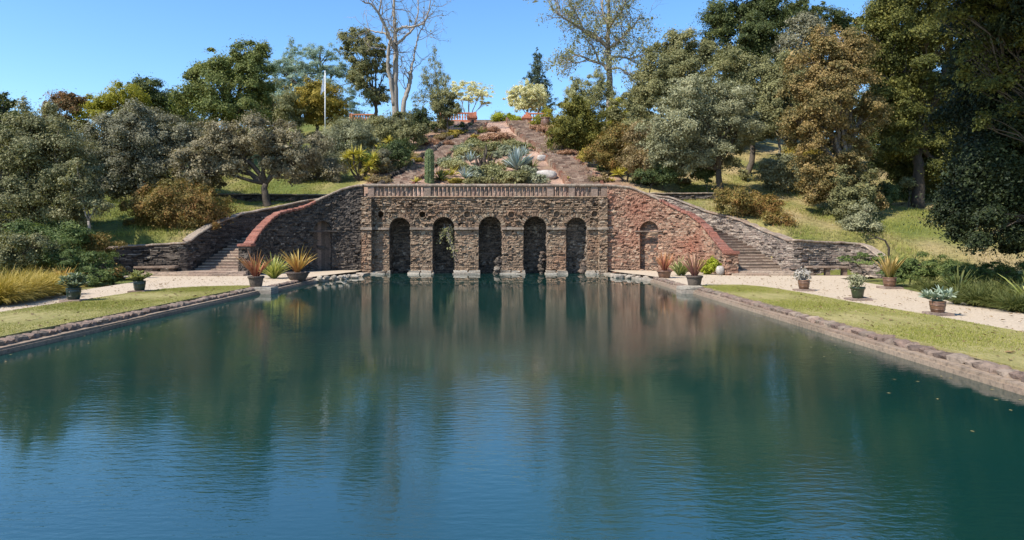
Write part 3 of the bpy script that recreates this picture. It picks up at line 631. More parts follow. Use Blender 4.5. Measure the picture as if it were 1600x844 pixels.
# ------------------------------------------------------------------ foliage tools
def unit(v): return v / (np.linalg.norm(v, axis=-1, keepdims=True) + 1e-9)
def leaves(mb, P, Nrm, L, Wd, rng, droop=0.0):
    """one diamond face per leaf: P points, Nrm rough facing"""
    n = len(P); Nn = unit(Nrm + rng.normal(0, .55, (n, 3)))
    A = unit(np.cross(Nn, rng.normal(0, 1, (n, 3)))); A[:, 2] -= droop; A = unit(A); B = unit(np.cross(Nn, A))
    q_ = rng.lognormal(-.06, .38, n); l = (L * q_)[:, None]; w = (Wd * q_ * rng.uniform(.75, 1.25, n))[:, None]
    fold = Nn * w * .25
    V = np.stack([P - A * l / 2, P + B * w / 2 + fold, P + A * l / 2, P - B * w / 2 + fold], 1)
    mb.add(V.reshape(-1, 3), [np.arange(4 * n).reshape(-1, 4)], np.repeat(rng.random(n), 4))
def crown_points(lobes, cover, leaf, rng, csize=.3, flat=.7, shell=2.4, gap=.8):
    PP, NN, CC = [], [], []
    for (cx, cy, cz, rx, ry, rz) in lobes:
        A = math.pi * rx * rz; n = int(2.2 * cover * A / (.5 * leaf * leaf * .62))
        rm = (rx * ry * rz) ** (1 / 3); cr = csize * rm ** .6 * .9
        k = max(8, int(gap * 2.2 * (rx * ry + rx * rz + ry * rz) * 4 / 3 / (cr * cr * 2.2)))
        d = unit(rng.normal(0, 1, (k, 3))); r = rng.random(k) ** (1 / shell) * np.where(rng.random(k) < .18, rng.uniform(1, 1.24, k), rng.uniform(.78, 1.1, k))
        C = np.array((cx, cy, cz)) + d * r[:, None] * np.array((rx, ry, rz))
        wgt = rng.uniform(.3, 1.6, k); wgt /= wgt.sum(); j = rng.choice(k, n, p=wgt)
        s = cr * rng.uniform(.45, 1.3, k)
        off = rng.normal(0, 1, (n, 3)); an = rng.uniform(.65, 1.5, (k, 3)); rad = rng.random(n) ** .6; rad = np.where(rng.random(n) < .14, rad * 1.9, rad)
        off = unit(off) * rad[:, None] * s[j][:, None] * an[j] * np.array((1, 1, flat))
        off[:, 2] += .25 * s[j] * (1 - (off[:, 0] ** 2 + off[:, 1] ** 2) / (s[j] ** 2 + 1e-6)) * .6
        PP.append(C[j] + off); nn = unit(off) * .8 + d[j] * .6; nn[:, 2] += .5; NN.append(nn); CC.append(C)
    return np.concatenate(PP), np.concatenate(NN), CC
def bez(a, b, bend, n, rng):
    t = np.linspace(0, 1, n)[:, None]; a = np.asarray(a); b = np.asarray(b); m = (a + b) / 2 + np.asarray(bend)
    P = (1 - t) ** 2 * a + 2 * t * (1 - t) * m + t ** 2 * b
    P[1:-1] += rng.normal(0, .02 * np.linalg.norm(b - a), P[1:-1].shape); return P
def wood(mb, base, lobes, CC, r0, rng, fork=.45, subs=6, lean=(0, 0, 0), twigs=True):
    base = np.asarray(base, float); L = np.array(lobes)
    wz = L[:, 3] * L[:, 5]; top = (L[:, :3] * wz[:, None]).sum(0) / wz.sum()
    fk = base + (top - base) * fork + np.asarray(lean); fk[:2] = base[:2] * .6 + fk[:2] * .4
    P = bez(base - np.array((0, 0, .3)), fk, rng.normal(0, .12, 3) * np.linalg.norm(fk - base), 7, rng)
    mb.tube(P, np.linspace(r0 * .95, r0 * .6, 7), 8, rng.random())
    for l, C in zip(lobes, CC):
        c = np.array(l[:3]); q = bez(fk, c, (0, 0, .12 * np.linalg.norm(c - fk)), 7, rng); rr = r0 * .8 * (.35 + .25 * min(1, l[3] / 3))
        mb.tube(q, np.linspace(rr * 1.2, rr * .45, 7), 6, rng.random())
        for e in C[rng.choice(len(C), min(len(C), subs), replace=False)] if twigs else ():
            s = q[rng.integers(3, 7)]; mb.tube(bez(s, e, (0, 0, .15 * np.linalg.norm(e - s)), 5, rng), np.linspace(max(.03, rr * .4), max(.012, rr * .12), 5), 4, rng.random(), False)
_seed = [100]
def nrng(): _seed[0] += 1; return np.random.default_rng(_seed[0])
def px_lobes(pl, D, dj=.35, kd=.85, rng=None):
    """ellipses measured on the photo (centre, half axes) set at the tree's own distance, with depth like their width"""
    out = []
    for l in pl:
        px, py, ax_, az = l[:4]; dd = l[4] if len(l) > 4 else rng.uniform(-dj, dj) * ax_ * D / F
        c = at(px, py, D + dd); s = (D + dd) / F * 1.15; out.append((*c, ax_ * s, kd * (ax_ + az) / 2 * s + .2 * ax_ * s, az * s))
    return out
def tree(name, label, cat, D, bpx, pl, leaf_m, bark='bark', r0=.25, cover=3.0, leaf=.15, asp=.62, csize=.5, gap=.8, flat=.7, fork=.45, subs=6, group=None, droop=0., shell=2.4, bz=None, crown_name="crown", kd=.85):
    leaf *= .8; rng = nrng(); lob = px_lobes(pl, D, rng=rng, kd=kd)
    x = PX(bpx, D); base = np.array((x, D, gh(x, D) if bz is None else bz))
    root = thing(name, label, cat, tuple(base), group)
    P, Nn, CC = crown_points(lob, cover, leaf, rng, csize, flat, shell, gap)
    ok = P[:, 2] > hill(P[:, 0], P[:, 1]) - .05; P, Nn = P[ok], Nn[ok]
    mb = MB(); leaves(mb, P, Nn, leaf, leaf * asp, rng, droop); mb.build(crown_name, M[leaf_m], root, origin=base)
    mb = MB(); wood(mb, base, lob, CC, r0, rng, fork, subs); mb.build("trunk" if name.endswith("tree") else "stem", M[bark], root, True, base)
    return root

LM = lambda k, cols, **kw: M.__setitem__(k, leaf_mat(k + "_leaf", cols, **({'gain': 1.0 if kw.get('along') else 1.85} | kw)))
LM('greygreen', [(.045, .046, .022), (.095, .095, .045), (.14, .135, .068), (.22, .2, .115)])
LM('greybrown', [(.045, .043, .028), (.092, .088, .057), (.135, .128, .083), (.2, .185, .125)])
LM('greytan', [(.055, .052, .03), (.115, .1, .062), (.17, .145, .09), (.24, .205, .135)])
LM('silver', [(.06, .062, .035), (.12, .122, .07), (.175, .172, .1), (.25, .24, .155)])
LM('oak', [(.028, .04, .012), (.065, .08, .022), (.1, .112, .03), (.16, .155, .045)])
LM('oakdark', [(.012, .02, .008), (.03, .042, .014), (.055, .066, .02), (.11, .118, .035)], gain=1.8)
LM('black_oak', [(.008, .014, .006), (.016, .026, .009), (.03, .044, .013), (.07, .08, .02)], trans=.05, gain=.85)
LM('olive_lit', [(.018, .024, .006), (.05, .056, .012), (.1, .1, .022), (.22, .2, .05)], gain=1.5)
LM('olivegrey', [(.045, .048, .022), (.095, .095, .042), (.14, .135, .06), (.2, .18, .085)])
LM('gold_oak', [(.035, .034, .012), (.1, .083, .03), (.17, .118, .045), (.24, .165, .072)], clump=.6)
LM('rust', [(.06, .058, .015), (.14, .115, .03), (.2, .125, .035), (.26, .12, .045)], gain=1.35)
LM('redbrown', [(.03, .03, .014), (.08, .06, .025), (.14, .075, .03), (.22, .1, .045)])
LM('yellowgreen', [(.1, .11, .012), (.22, .22, .025), (.34, .31, .04), (.42, .37, .07)], gain=1.1, trans=.35)
LM('goldenolive', [(.07, .06, .012), (.18, .145, .024), (.28, .21, .035), (.35, .25, .05)], gain=1.4)
LM('cedar', [(.05, .075, .058), (.1, .135, .105), (.15, .19, .15), (.2, .24, .19)], gain=2.1)
LM('phorm_mixed', [(.09, .1, .025), (.22, .19, .05), (.38, .26, .09), (.48, .36, .14)], along=True)
LM('conifer', [(.012, .025, .018), (.03, .05, .035), (.055, .075, .05), (.1, .11, .07)])
LM('blossom', [(.45, .42, .2), (.58, .55, .3), (.68, .65, .42), (.75, .73, .55)], gain=1.1, trans=.35)
LM('feather', [(.06, .065, .03), (.12, .12, .055), (.17, .17, .08), (.22, .21, .11)])
LM('domeolive', [(.03, .035, .008), (.07, .07, .014), (.12, .11, .022), (.18, .15, .03)])
LM('juniper', [(.018, .03, .01), (.045, .066, .02), (.08, .105, .03), (.13, .15, .045)], gain=1.8)
LM('darkshrub', [(.015, .022, .01), (.035, .05, .018), (.065, .085, .028), (.12, .13, .045)])
LM('brightgreen', [(.05, .085, .012), (.11, .17, .025), (.18, .25, .04), (.28, .33, .07)], gain=1.1, trans=.35)
LM('lime', [(.14, .17, .01), (.25, .29, .02), (.36, .38, .04), (.45, .45, .08)], gain=1.1, trans=.35)
LM('succulent', [(.11, .125, .08), (.19, .21, .135), (.28, .29, .19), (.38, .37, .26)], clump=2, gain=1.25)
LM('sage', [(.11, .12, .05), (.2, .2, .09), (.29, .28, .13), (.37, .34, .18)], clump=1.5, gain=1.25)
LM('tanbush', [(.09, .075, .035), (.18, .14, .065), (.26, .19, .095), (.32, .24, .13)], clump=1, gain=1.2)
LM('pinkbush', [(.14, .08, .05), (.25, .14, .09), (.33, .19, .12), (.38, .25, .16)], clump=1, gain=1.3)
LM('phorm_red', [(.22, .06, .04), (.34, .11, .065), (.42, .18, .09), (.46, .27, .12)], along=True)
LM('phorm_orange', [(.3, .11, .05), (.42, .19, .06), (.5, .31, .09), (.52, .4, .14)], along=True)
LM('phorm_green', [(.06, .09, .02), (.2, .24, .05), (.36, .37, .1), (.5, .48, .2)], along=True)
LM('phorm_wine', [(.14, .05, .045), (.26, .11, .085), (.34, .17, .11), (.4, .27, .17)], along=True)
LM('aloe', [(.1, .14, .1), (.18, .24, .17), (.3, .36, .27), (.42, .46, .36)], along=True)
LM('agave', [(.14, .18, .17), (.22, .28, .28), (.3, .37, .37), (.38, .43, .42)], along=True)
LM('yucca', [(.16, .16, .02), (.34, .31, .04), (.5, .43, .07), (.56, .45, .11)], along=True)
LM('yuccadark', [(.02, .035, .015), (.05, .075, .03), (.1, .13, .05), (.2, .22, .09)], along=True)
LM('grass_gold', [(.06, .09, .015), (.2, .18, .03), (.36, .27, .05), (.48, .36, .1)], along=True)
LM('grass_green', [(.09, .11, .02), (.19, .21, .035), (.3, .29, .065), (.42, .36, .11)], along=True)
LM('grass_dry', [(.14, .12, .04), (.25, .2, .08), (.34, .27, .12), (.42, .34, .17)], along=True)
LM('reed_dark', [(.02, .03, .01), (.05, .07, .018), (.09, .11, .03), (.17, .17, .05)], along=True)
LM('cactus', [(.05, .075, .035), (.09, .12, .055), (.14, .17, .085), (.22, .24, .14)], clump=3)
LM('silverstem', [(.25, .22, .19), (.36, .33, .29), (.44, .4, .36), (.5, .46, .42)], gain=1.1, clump=3)

def shrub(name, label, D, pl, leaf_m, leaf=.1, cover=3.2, cat="shrub", group=None, **kw):
    return tree(name, label, cat, D, pl[0][0], pl, leaf_m, r0=kw.pop('r0', .06), leaf=leaf, cover=cover, group=group, crown_name="foliage", **kw)
# ------------------------------------------------------------------ far trees on the ridge
tree("cedar_tree", "broad blue grey cedar in flat layered shelves behind the flagpole", "tree", 98, 500,
     [(500, 84, 42, 9), (472, 106, 55, 11), (525, 112, 38, 10), (455, 130, 52, 12), (512, 138, 48, 13), (430, 105, 26, 10), (545, 186, 36, 12), (440, 182, 28, 14), (478, 188, 36, 10), (470, 158, 60, 16), (530, 165, 34, 12), (440, 150, 40, 14)], 'cedar', leaf=.22, asp=.4, cover=2.6, csize=.42, flat=.45, r0=.55, fork=.5, droop=.3)
tree("fir_tree", "small pale conifer tip rising far off above the cedar", "tree", 125, 455,
     [(455, 66, 5, 12), (454, 84, 11, 12), (455, 98, 18, 9), (455, 112, 22, 8)], 'cedar', leaf=.3, asp=.3, cover=1.2, csize=.4, r0=.2, fork=.8, droop=.4)
tree("spruce_tree", "narrow dark conifer standing behind the right white tree", "tree", 116, 842,
     [(839, 90, 6, 12), (840, 106, 11, 12), (838, 121, 16, 11), (842, 136, 20, 12), (838, 150, 23, 12), (848, 162, 22, 11)], 'conifer', leaf=.28, asp=.4, cover=2.2, csize=.3, r0=.3, fork=.8, droop=.5, gap=.9)
tree("blossom_tree", "flat topped tree with pale cream blossom above the terracotta balustrade", "tree", 104, 732,
     [(732, 137, 33, 7), (714, 148, 16, 6), (752, 147, 17, 8), (735, 155, 14, 6), (758, 160, 8, 5)], 'blossom', leaf=.2, cover=1.7, csize=.33, r0=.16, fork=.3, bark='twig', gap=.6, flat=.4)
tree("blossom_tree", "rounded tree with pale cream blossom before the dark conifer", "tree", 100, 826,
     [(822, 142, 27, 12), (804, 155, 14, 10), (838, 157, 16, 13), (820, 165, 24, 9), (826, 150, 24, 14)], 'blossom', leaf=.2, cover=2.6, csize=.33, r0=.15, fork=.3, bark='twig')
tree("ivy_tree", "leaning tree wrapped in olive ivy left of the bare trunks", "tree", 86, 590,
     [(556, 62, 24, 16), (572, 95, 20, 28), (564, 125, 20, 25), (586, 78, 17, 20), (594, 150, 15, 16), (545, 78, 14, 14), (600, 112, 12, 14), (578, 150, 12, 16)], 'olivegrey', leaf=.19, cover=2.3, r0=.32, fork=.35, csize=.42, gap=.7)
tree("willow_tree", "thin drooping grey green tree right of the bare trunks", "tree", 84, 684,
     [(680, 100, 9, 22), (672, 140, 16, 24), (692, 150, 15, 22), (655, 158, 10, 14), (684, 125, 12, 20), (664, 120, 7, 16), (697, 128, 7, 14)], 'feather', leaf=.2, asp=.28, cover=1.05, csize=.36, r0=.13, fork=.6, droop=1.2, gap=.7, bark='palebark', flat=1.2)
tree("olive_tree", "dark olive shrubby tree beside the terracotta balustrade", "tree", 82, 700, [(700, 160, 16, 16), (688, 172, 16, 13), (708, 174, 12, 11), (682, 160, 10, 12)], 'olivegrey', leaf=.18, cover=2.8, r0=.14)
tree("golden_tree", "round golden olive tree just behind the white flagpole", "tree", 82, 497,
     [(495, 158, 34, 26), (521, 172, 20, 16), (474, 168, 20, 18), (491, 138, 22, 11), (505, 182, 30, 14)], 'goldenolive', leaf=.2, cover=3.2, r0=.25)
tree("round_tree", "big rounded green oak on the skyline, tallest left of the cedar", "tree", 66, 365,
     [(378, 92, 36, 25), (338, 108, 34, 24), (400, 128, 32, 32), (345, 148, 52, 30), (300, 152, 28, 24), (409, 80, 16, 12), (365, 175, 50, 26), (310, 120, 16, 14)], 'oak', leaf=.19, cover=3.3, csize=.5, r0=.42, subs=8)
tree("dark_tree", "small dark green tree behind the yellow green one", "tree", 80, 236, [(232, 142, 28, 18), (255, 156, 22, 16), (218, 140, 14, 12), (270, 165, 20, 14)], 'oakdark', leaf=.2, cover=2.8, r0=.2)
tree("yellow_tree", "yellow green young leaved tree on the left skyline", "tree", 72, 170,
     [(192, 148, 36, 15), (155, 164, 26, 16), (212, 158, 20, 16), (135, 180, 18, 13), (175, 172, 30, 18)], 'yellowgreen', leaf=.18, cover=2.2, csize=.4, r0=.2, gap=.6)
tree("bronze_tree", "bronze tinted sparse tree left of the yellow green tree", "tree", 72, 98, [(104, 158, 24, 17), (86, 172, 16, 22), (116, 172, 18, 20), (95, 198, 24, 22), (128, 160, 10, 8)], 'redbrown', leaf=.18, cover=2.0, r0=.2, gap=.6)
tree("oak_tree", "dark oak top at the far left skyline behind the pale trunked tree", "tree", 64, 5, [(0, 185, 30, 26), (28, 196, 22, 18), (-30, 190, 30, 40), (5, 160, 14, 12)], 'oakdark', leaf=.18, cover=2.8, r0=.3)
for (px, py, a, h, D, lab) in ((255, 180, 60, 30, 84, "grey green backing tree between the yellow tree and big round oak"), (430, 165, 34, 34, 80, "muted green tree tucked between the round oak and the golden tree"),
                          (65, 225, 60, 30, 70, "dull green backing tree under the bronze tree"), (160, 225, 60, 30, 72, "dull green backing tree behind the grey brown oak")):
    tree("backing_tree", lab, "tree", D, px, [(px, py, a, h), (px - a * .5, py + h * .5, a * .6, h * .8), (px + a * .5, py + h * .5, a * .6, h * .8)], 'olivegrey', leaf=.2, cover=2.6, r0=.25)

# tall bare trees: limbs traced from the photo, given their own depth, then twigs
def bare_tree(name, label, D, limbs, bark, twm, seed, nt, tl, leafspec=None, bpx=None):
    rng = np.random.default_rng(seed); x = PX(bpx, D); base = np.array((x, D, gh(x, D))); root = thing(name, label, "tree", tuple(base))
    tb, tw = MB(), MB(); ends = []
    for pts, r0, r1, dd in limbs:
        n = len(pts); P = np.array([at(p[0], p[1], D + dd * i / max(1, n - 1)) for i, p in enumerate(pts)])
        if pts[0][1] > 165: P[0, 2] = min(P[0, 2], gh(P[0, 0], P[0, 1]) - .3)
        tt = np.linspace(0, n - 1, n * 5); Q = np.stack([np.interp(tt, np.arange(n), P[:, k]) for k in range(3)], 1)
        for _ in range(2): Q[1:-1] = (Q[:-2] + 2 * Q[1:-1] + Q[2:]) / 4
        Q[1:-1] += rng.normal(0, .035, Q[1:-1].shape)
        tb.tube(Q, np.linspace(r0, r1, len(Q)), 8, rng.random()); ends.append((Q, r0, r1))
    tips = []
    def grow(p, d, l, r, dep):
        k = 5; Q = [p]; dd = d.copy()
        for _ in range(k):
            dd = unit(dd + rng.normal(0, .22, 3) + np.array((0, 0, .05))); Q.append(Q[-1] + dd * l / k)
        Q = np.array(Q); tw.tube(Q, np.linspace(r, r * .45, k + 1), 4 if r > .03 else 3, rng.random(), False)
        if dep == 0: tips.append(Q[-1]); tips.append(Q[-3]); return
        for _ in range(rng.integers(2, 4)):
            grow(Q[rng.integers(2, k + 1)], unit(dd + rng.normal(0, .65, 3)), l * rng.uniform(.5, .75), r * .55, dep - 1)
    for Q, r0, r1 in ends:
        m_ = max(2, int(nt * len(Q) / 25))
        for _ in range(m_):
            i = int(len(Q) * rng.uniform(.45, 1)) - 1; d = unit(Q[i] - Q[i - 1]); rr = r0 + (r1 - r0) * i / len(Q)
            grow(Q[i], unit(d * .6 + rng.normal(0, .7, 3)), tl * rng.uniform(.6, 1.2), min(.055, rr * .5), 2)
    tb.build("trunk", M[bark], root, True, base); tw.build("twigs", M[twm], root, False, base)
    if leafspec:
        lm, frac, per, sz = leafspec; T = np.array(tips); T = T[rng.random(len(T)) < frac]
        P = np.repeat(T, per, 0) + rng.normal(0, .3, (len(T) * per, 3)); mb = MB(); leaves(mb, P, rng.normal(0, .3, P.shape) + (0, 0, .5), sz, sz * .5, rng, .3); mb.build("crown", M[lm], root, origin=base)
    return root
bare_tree("bare_tree", "tall leafless pale tree with forked trunk rising left of the steps", 83, [
    ([(619, 185), (617, 140), (619, 90), (618, 60), (616, 30), (615, -15)], .44, .12, 1),
    ([(616, 165), (611, 130), (606, 105), (607, 85), (608, 70), (612, 60)], .27, .15, -.8),
    ([(618, 78), (608, 58), (601, 40), (592, 20), (580, 6), (566, 2)], .26, .07, -2),
    ([(614, 70), (602, 52), (585, 50), (570, 44)], .16, .05, 1.5),
    ([(619, 70), (628, 62), (640, 52), (648, 42), (654, 20), (652, -10)], .2, .05, 2.5),
    ([(618, 50), (628, 42), (645, 42), (662, 38), (670, 20), (674, -5)], .18, .05, -2),
    ([(618, 40), (614, 15), (620, -20)], .16, .06, 2), ([(592, 20), (596, 2), (590, -20)], .12, .05, 1),
    ([(625, 178), (632, 155), (638, 138), (642, 122), (640, 112)], .3, .24, 2),
    ([(641, 116), (646, 95), (650, 70), (656, 50), (664, 38)], .14, .05, 2.5)], 'palebark', 'twig', 7, 9, 2.8, ('olivegrey', .07, 9, .2), bpx=620)
bare_tree("bare_tree", "tall half bare tree with wide crooked limbs right of the steps", 86, [
    ([(951, 185), (953, 140), (952, 105), (950, 70), (950, 45), (952, 20), (950, -15)], .46, .15, 1),
    ([(951, 75), (935, 62), (915, 50), (898, 38), (880, 28), (870, 20)], .3, .08, -2.5),
    ([(940, 62), (925, 52), (910, 45), (905, 30), (892, 10), (888, -8)], .2, .06, 2),
    ([(950, 110), (942, 100), (930, 97), (912, 90), (900, 85), (888, 95)], .24, .06, 2.5),
    ([(936, 96), (930, 80), (922, 68), (916, 62)], .13, .05, -1.5), ([(952, 75), (965, 65), (975, 55), (990, 42), (1000, 25)], .2, .05, -2),
    ([(953, 92), (968, 88), (982, 92), (1000, 88), (1012, 84)], .18, .05, 2), ([(953, 108), (968, 106), (980, 115), (990, 120)], .14, .05, -2),
    ([(951, 40), (943, 25), (940, 8), (945, -15)], .2, .08, 2), ([(951, 45), (960, 30), (972, 18), (980, -5)], .2, .07, -2.5),
    ([(953, 60), (945, 80), (943, 100)], .1, .06, -1)], 'palebark', 'twig', 9, 14, 2.6, ('feather', .6, 14, .22), bpx=951)

# ------------------------------------------------------------------ right hill
tree("feathery_tree", "feathery grey green tree below the half bare tree", "tree", 80, 915, [(912, 148, 26, 22), (932, 140, 16, 26), (898, 140, 12, 26), (918, 168, 36, 18), (945, 150, 14, 22)], 'feather', leaf=.2, asp=.35, cover=2.0, r0=.15, droop=.5, gap=.7)
tree("tall_tree", "tall dark green tree cut by the top edge right of the half bare tree", "tree", 78, 1165,
     [(1150, 18, 48, 34), (1192, 48, 42, 34), (1122, 42, 26, 26), (1160, 72, 46, 26), (1205, 12, 30, 26), (1140, 95, 40, 20)], 'oakdark', leaf=.21, cover=3.0, csize=.5, r0=.5, subs=8)
tree("grey_tree", "grey leafless looking tree top between dark tree and golden oak", "tree", 72, 1262, [(1258, 48, 26, 26), (1240, 75, 24, 24), (1280, 60, 18, 18)], 'greybrown', leaf=.19, cover=2.2, r0=.25)
tree("green_tree", "dark green tree tops on the skyline behind the golden oak", "tree", 88, 1300, [(1300, 30, 34, 16), (1262, 14, 24, 14), (1330, 48, 26, 20), (1235, 30, 20, 20)], 'oakdark', leaf=.23, cover=2.6, r0=.3)
tree("hill_tree", "grey olive rounded tree climbing the hill right of the half bare tree", "tree", 72, 1050,
     [(1062, 72, 38, 24), (1040, 108, 44, 34), (1085, 125, 50, 38), (1028, 158, 36, 34), (985, 182, 30, 30), (1012, 130, 26, 24), (1090, 90, 36, 26)], 'olivegrey', leaf=.19, cover=3.0, r0=.35)
tree("hill_tree", "mid green tree with drooping crown and dark straight trunk", "tree", 62, 1165,
     [(1190, 130, 46, 36), (1165, 165, 44, 32), (1215, 180, 36, 26), (1150, 110, 36, 34), (1225, 130, 30, 30), (1240, 160, 26, 22)], 'olivegrey', leaf=.17, cover=2.8, r0=.32, fork=.55)
tree("slim_tree", "slim tree with thin pale trunk in the gap of blue sky", "tree", 70, 1216, [(1222, 192, 26, 16), (1245, 182, 22, 16), (1200, 195, 20, 14)], 'greygreen', leaf=.18, cover=2.0, r0=.2, bark='palebark', gap=.6)
tree("evergreen_tree", "olive green tree left of the blue gap under the golden oak", "tree", 68, 1300, [(1310, 175, 34, 26), (1345, 190, 30, 26), (1290, 185, 18, 16)], 'olivegrey', leaf=.18, cover=2.2, r0=.3)
tree("silver_tree", "silvery grey olive tree with dark leaning trunk on the low wall", "tree", 54, 1128,
     [(1092, 152, 50, 34), (1055, 200, 46, 36), (1128, 195, 52, 38), (1105, 236, 58, 28), (1050, 242, 32, 20), (1168, 185, 24, 30), (1065, 258, 26, 14), (1040, 225, 30, 24), (1130, 160, 36, 30)], 'silver', leaf=.15, cover=2.7, csize=.45, r0=.36, fork=.42, subs=16)
tree("golden_oak_tree", "golden tan oak with pale crooked branches and hanging clumps", "tree", 47, 1322,
     [(1312, 62, 40, 20), (1280, 96, 48, 30), (1250, 138, 34, 26), (1330, 115, 38, 32), (1290, 165, 50, 32), (1322, 205, 38, 24), (1296, 246, 36, 26), (1340, 262, 28, 30), (1300, 288, 32, 24), (1238, 190, 26, 18), (1352, 170, 30, 30), (1262, 215, 36, 22), (1275, 262, 34, 22), (1340, 305, 30, 26), (1310, 135, 40, 30), (1272, 300, 24, 18), (1345, 80, 30, 22)], 'gold_oak', leaf=.14, cover=2.6, csize=.42, r0=.34, bark='greybark', subs=12, gap=.7)
tree("ivy_oak_tree", "dark ivy clad twin trunk below the golden oak", "tree", 46, 1330, [(1320, 310, 22, 34), (1340, 318, 18, 28), (1312, 285, 18, 26), (1350, 290, 14, 24), (1352, 325, 16, 26)], 'olivegrey', leaf=.12, cover=3.2, csize=.35, r0=.38, fork=.5)
tree("live_oak_tree", "dark oak with yellow green leaf tips right of the golden oak", "tree", 50, 1436,
     [(1402, 25, 52, 36), (1450, 58, 50, 40), (1405, 105, 48, 40), (1465, 135, 46, 40), (1420, 185, 40, 34), (1478, 210, 34, 30), (1370, 60, 28, 30), (1378, 150, 24, 28), (1450, 10, 50, 30), (1400, 230, 24, 22), (1500, 60, 40, 50), (1510, 150, 36, 40), (1385, 110, 34, 40), (1400, 180, 34, 36), (1440, 235, 40, 30), (1470, 260, 36, 30), (1500, 220, 34, 34), (1355, 95, 22, 26), (1380, 20, 36, 34)], 'olive_lit', leaf=.15, cover=2.6, csize=.5, r0=.5, subs=10, gap=.75)
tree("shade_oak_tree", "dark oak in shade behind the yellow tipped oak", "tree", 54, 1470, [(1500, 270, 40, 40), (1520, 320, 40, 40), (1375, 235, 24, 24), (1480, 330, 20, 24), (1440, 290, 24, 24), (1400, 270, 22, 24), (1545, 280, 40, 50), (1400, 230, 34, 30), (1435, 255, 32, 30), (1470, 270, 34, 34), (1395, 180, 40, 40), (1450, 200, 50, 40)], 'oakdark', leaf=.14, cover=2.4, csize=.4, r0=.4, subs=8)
# huge near oak at the right edge, its skirt in its own shade
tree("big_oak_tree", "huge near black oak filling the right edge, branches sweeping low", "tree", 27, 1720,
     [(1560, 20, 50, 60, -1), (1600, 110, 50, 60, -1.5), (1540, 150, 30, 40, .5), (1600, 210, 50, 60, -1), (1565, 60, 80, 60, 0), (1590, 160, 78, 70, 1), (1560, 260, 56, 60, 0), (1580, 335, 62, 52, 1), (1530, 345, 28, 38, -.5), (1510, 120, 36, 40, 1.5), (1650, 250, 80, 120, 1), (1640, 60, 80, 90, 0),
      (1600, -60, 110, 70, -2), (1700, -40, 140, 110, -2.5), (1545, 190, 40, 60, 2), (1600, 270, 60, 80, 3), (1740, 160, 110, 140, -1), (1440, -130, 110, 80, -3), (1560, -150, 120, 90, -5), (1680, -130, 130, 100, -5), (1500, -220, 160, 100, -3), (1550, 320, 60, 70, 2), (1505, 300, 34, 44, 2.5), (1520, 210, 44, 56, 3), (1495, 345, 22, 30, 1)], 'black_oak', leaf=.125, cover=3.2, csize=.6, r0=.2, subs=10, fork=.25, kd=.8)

tree("overhanging_oak_tree", "olive leaved oak limbs hanging in sun across the top of the black oak", "tree", 25, 1770,
     [(1540, 45, 34, 30), (1590, 85, 36, 40), (1556, 135, 30, 22), (1516, 95, 20, 24), (1605, 165, 34, 24), (1550, 0, 44, 26), (1640, 60, 50, 60), (1530, 185, 16, 14), (1500, 20, 26, 26)], 'olive_lit', leaf=.12, cover=1.3, csize=.5, r0=.12, subs=8, fork=.3, gap=.5)
# ------------------------------------------------------------------ left hill
tree("grey_oak_tree", "large rounded grey brown oak left of the crooked dark trunk", "tree", 52, 228,
     [(225, 292, 46, 18), (172, 288, 34, 22), (325, 285, 34, 14), (215, 195, 52, 24), (178, 222, 46, 34), (255, 226, 54, 36), (205, 262, 50, 32), (290, 215, 30, 22), (160, 255, 30, 28), (255, 262, 44, 28), (215, 225, 50, 34), (185, 285, 30, 20)], 'greybrown', leaf=.15, cover=3.0, csize=.45, r0=.4, subs=16)
tree("crooked_oak_tree", "grey tan oak with black crooked trunk above the stair wall", "tree", 50, 421,
     [(350, 215, 46, 26), (405, 208, 44, 26), (452, 232, 40, 32), (318, 245, 38, 26), (300, 270, 26, 18), (445, 262, 32, 18), (375, 238, 50, 26), (470, 250, 24, 22), (345, 262, 34, 18)], 'greytan', leaf=.145, cover=2.5, csize=.42, r0=.34, fork=.4, subs=20, gap=.75)
tree("pale_trunk_tree", "tall grey green tree with several pale trunks at the left edge", "tree", 42, 55,
     [(38, 235, 58, 44), (98, 240, 42, 46), (28, 300, 58, 40), (88, 296, 50, 40), (-35, 250, 60, 70), (130, 290, 26, 32), (60, 200, 40, 28), (30, 350, 40, 24), (110, 335, 34, 20), (-40, 330, 50, 50)], 'greygreen', leaf=.135, cover=2.6, csize=.45, r0=.22, bark='palebark', subs=24, gap=.7, fork=.3)
tree("leaning_tree", "slender grey tree with pale bare stems beside the pale trunked one", "tree", 40, 140, [(135, 310, 26, 20), (120, 285, 22, 24), (150, 325, 16, 10)], 'greygreen', leaf=.13, cover=2.0, r0=.12, bark='palebark', subs=8, gap=.6)

tree("hill_tree", "olive tree rising between silvery tree and golden oak", "tree", 60, 1235, [(1215, 150, 38, 34), (1250, 175, 34, 28), (1195, 190, 34, 26), (1235, 120, 30, 28), (1265, 205, 28, 18)], 'olivegrey', leaf=.165, cover=2.6, r0=.26, subs=10)
tree("hill_tree", "shaded olive tree on the ridge between golden oak and yellow tipped oak", "tree", 66, 1390, [(1385, 215, 36, 26), (1420, 225, 34, 26), (1360, 200, 30, 24)], 'olivegrey', leaf=.18, cover=2.4, r0=.24)
shrub("bank_shrub", "rounded grey olive shrub on the bank below the mid green tree", 57, [(1225, 275, 30, 20), (1205, 268, 20, 14), (1250, 285, 22, 14)], 'silver', .14)
shrub("bank_shrub", "yellow olive shrub between grey olive shrub and golden oak", 60, [(1262, 250, 30, 14), (1285, 258, 22, 14), (1240, 245, 18, 10)], 'goldenolive', .14)
shrub("bank_shrub", "tan leafed shrub under the silvery tree's left side", 57, [(1035, 240, 28, 20), (1010, 255, 24, 18), (1060, 255, 24, 14)], 'tanbush', .14)
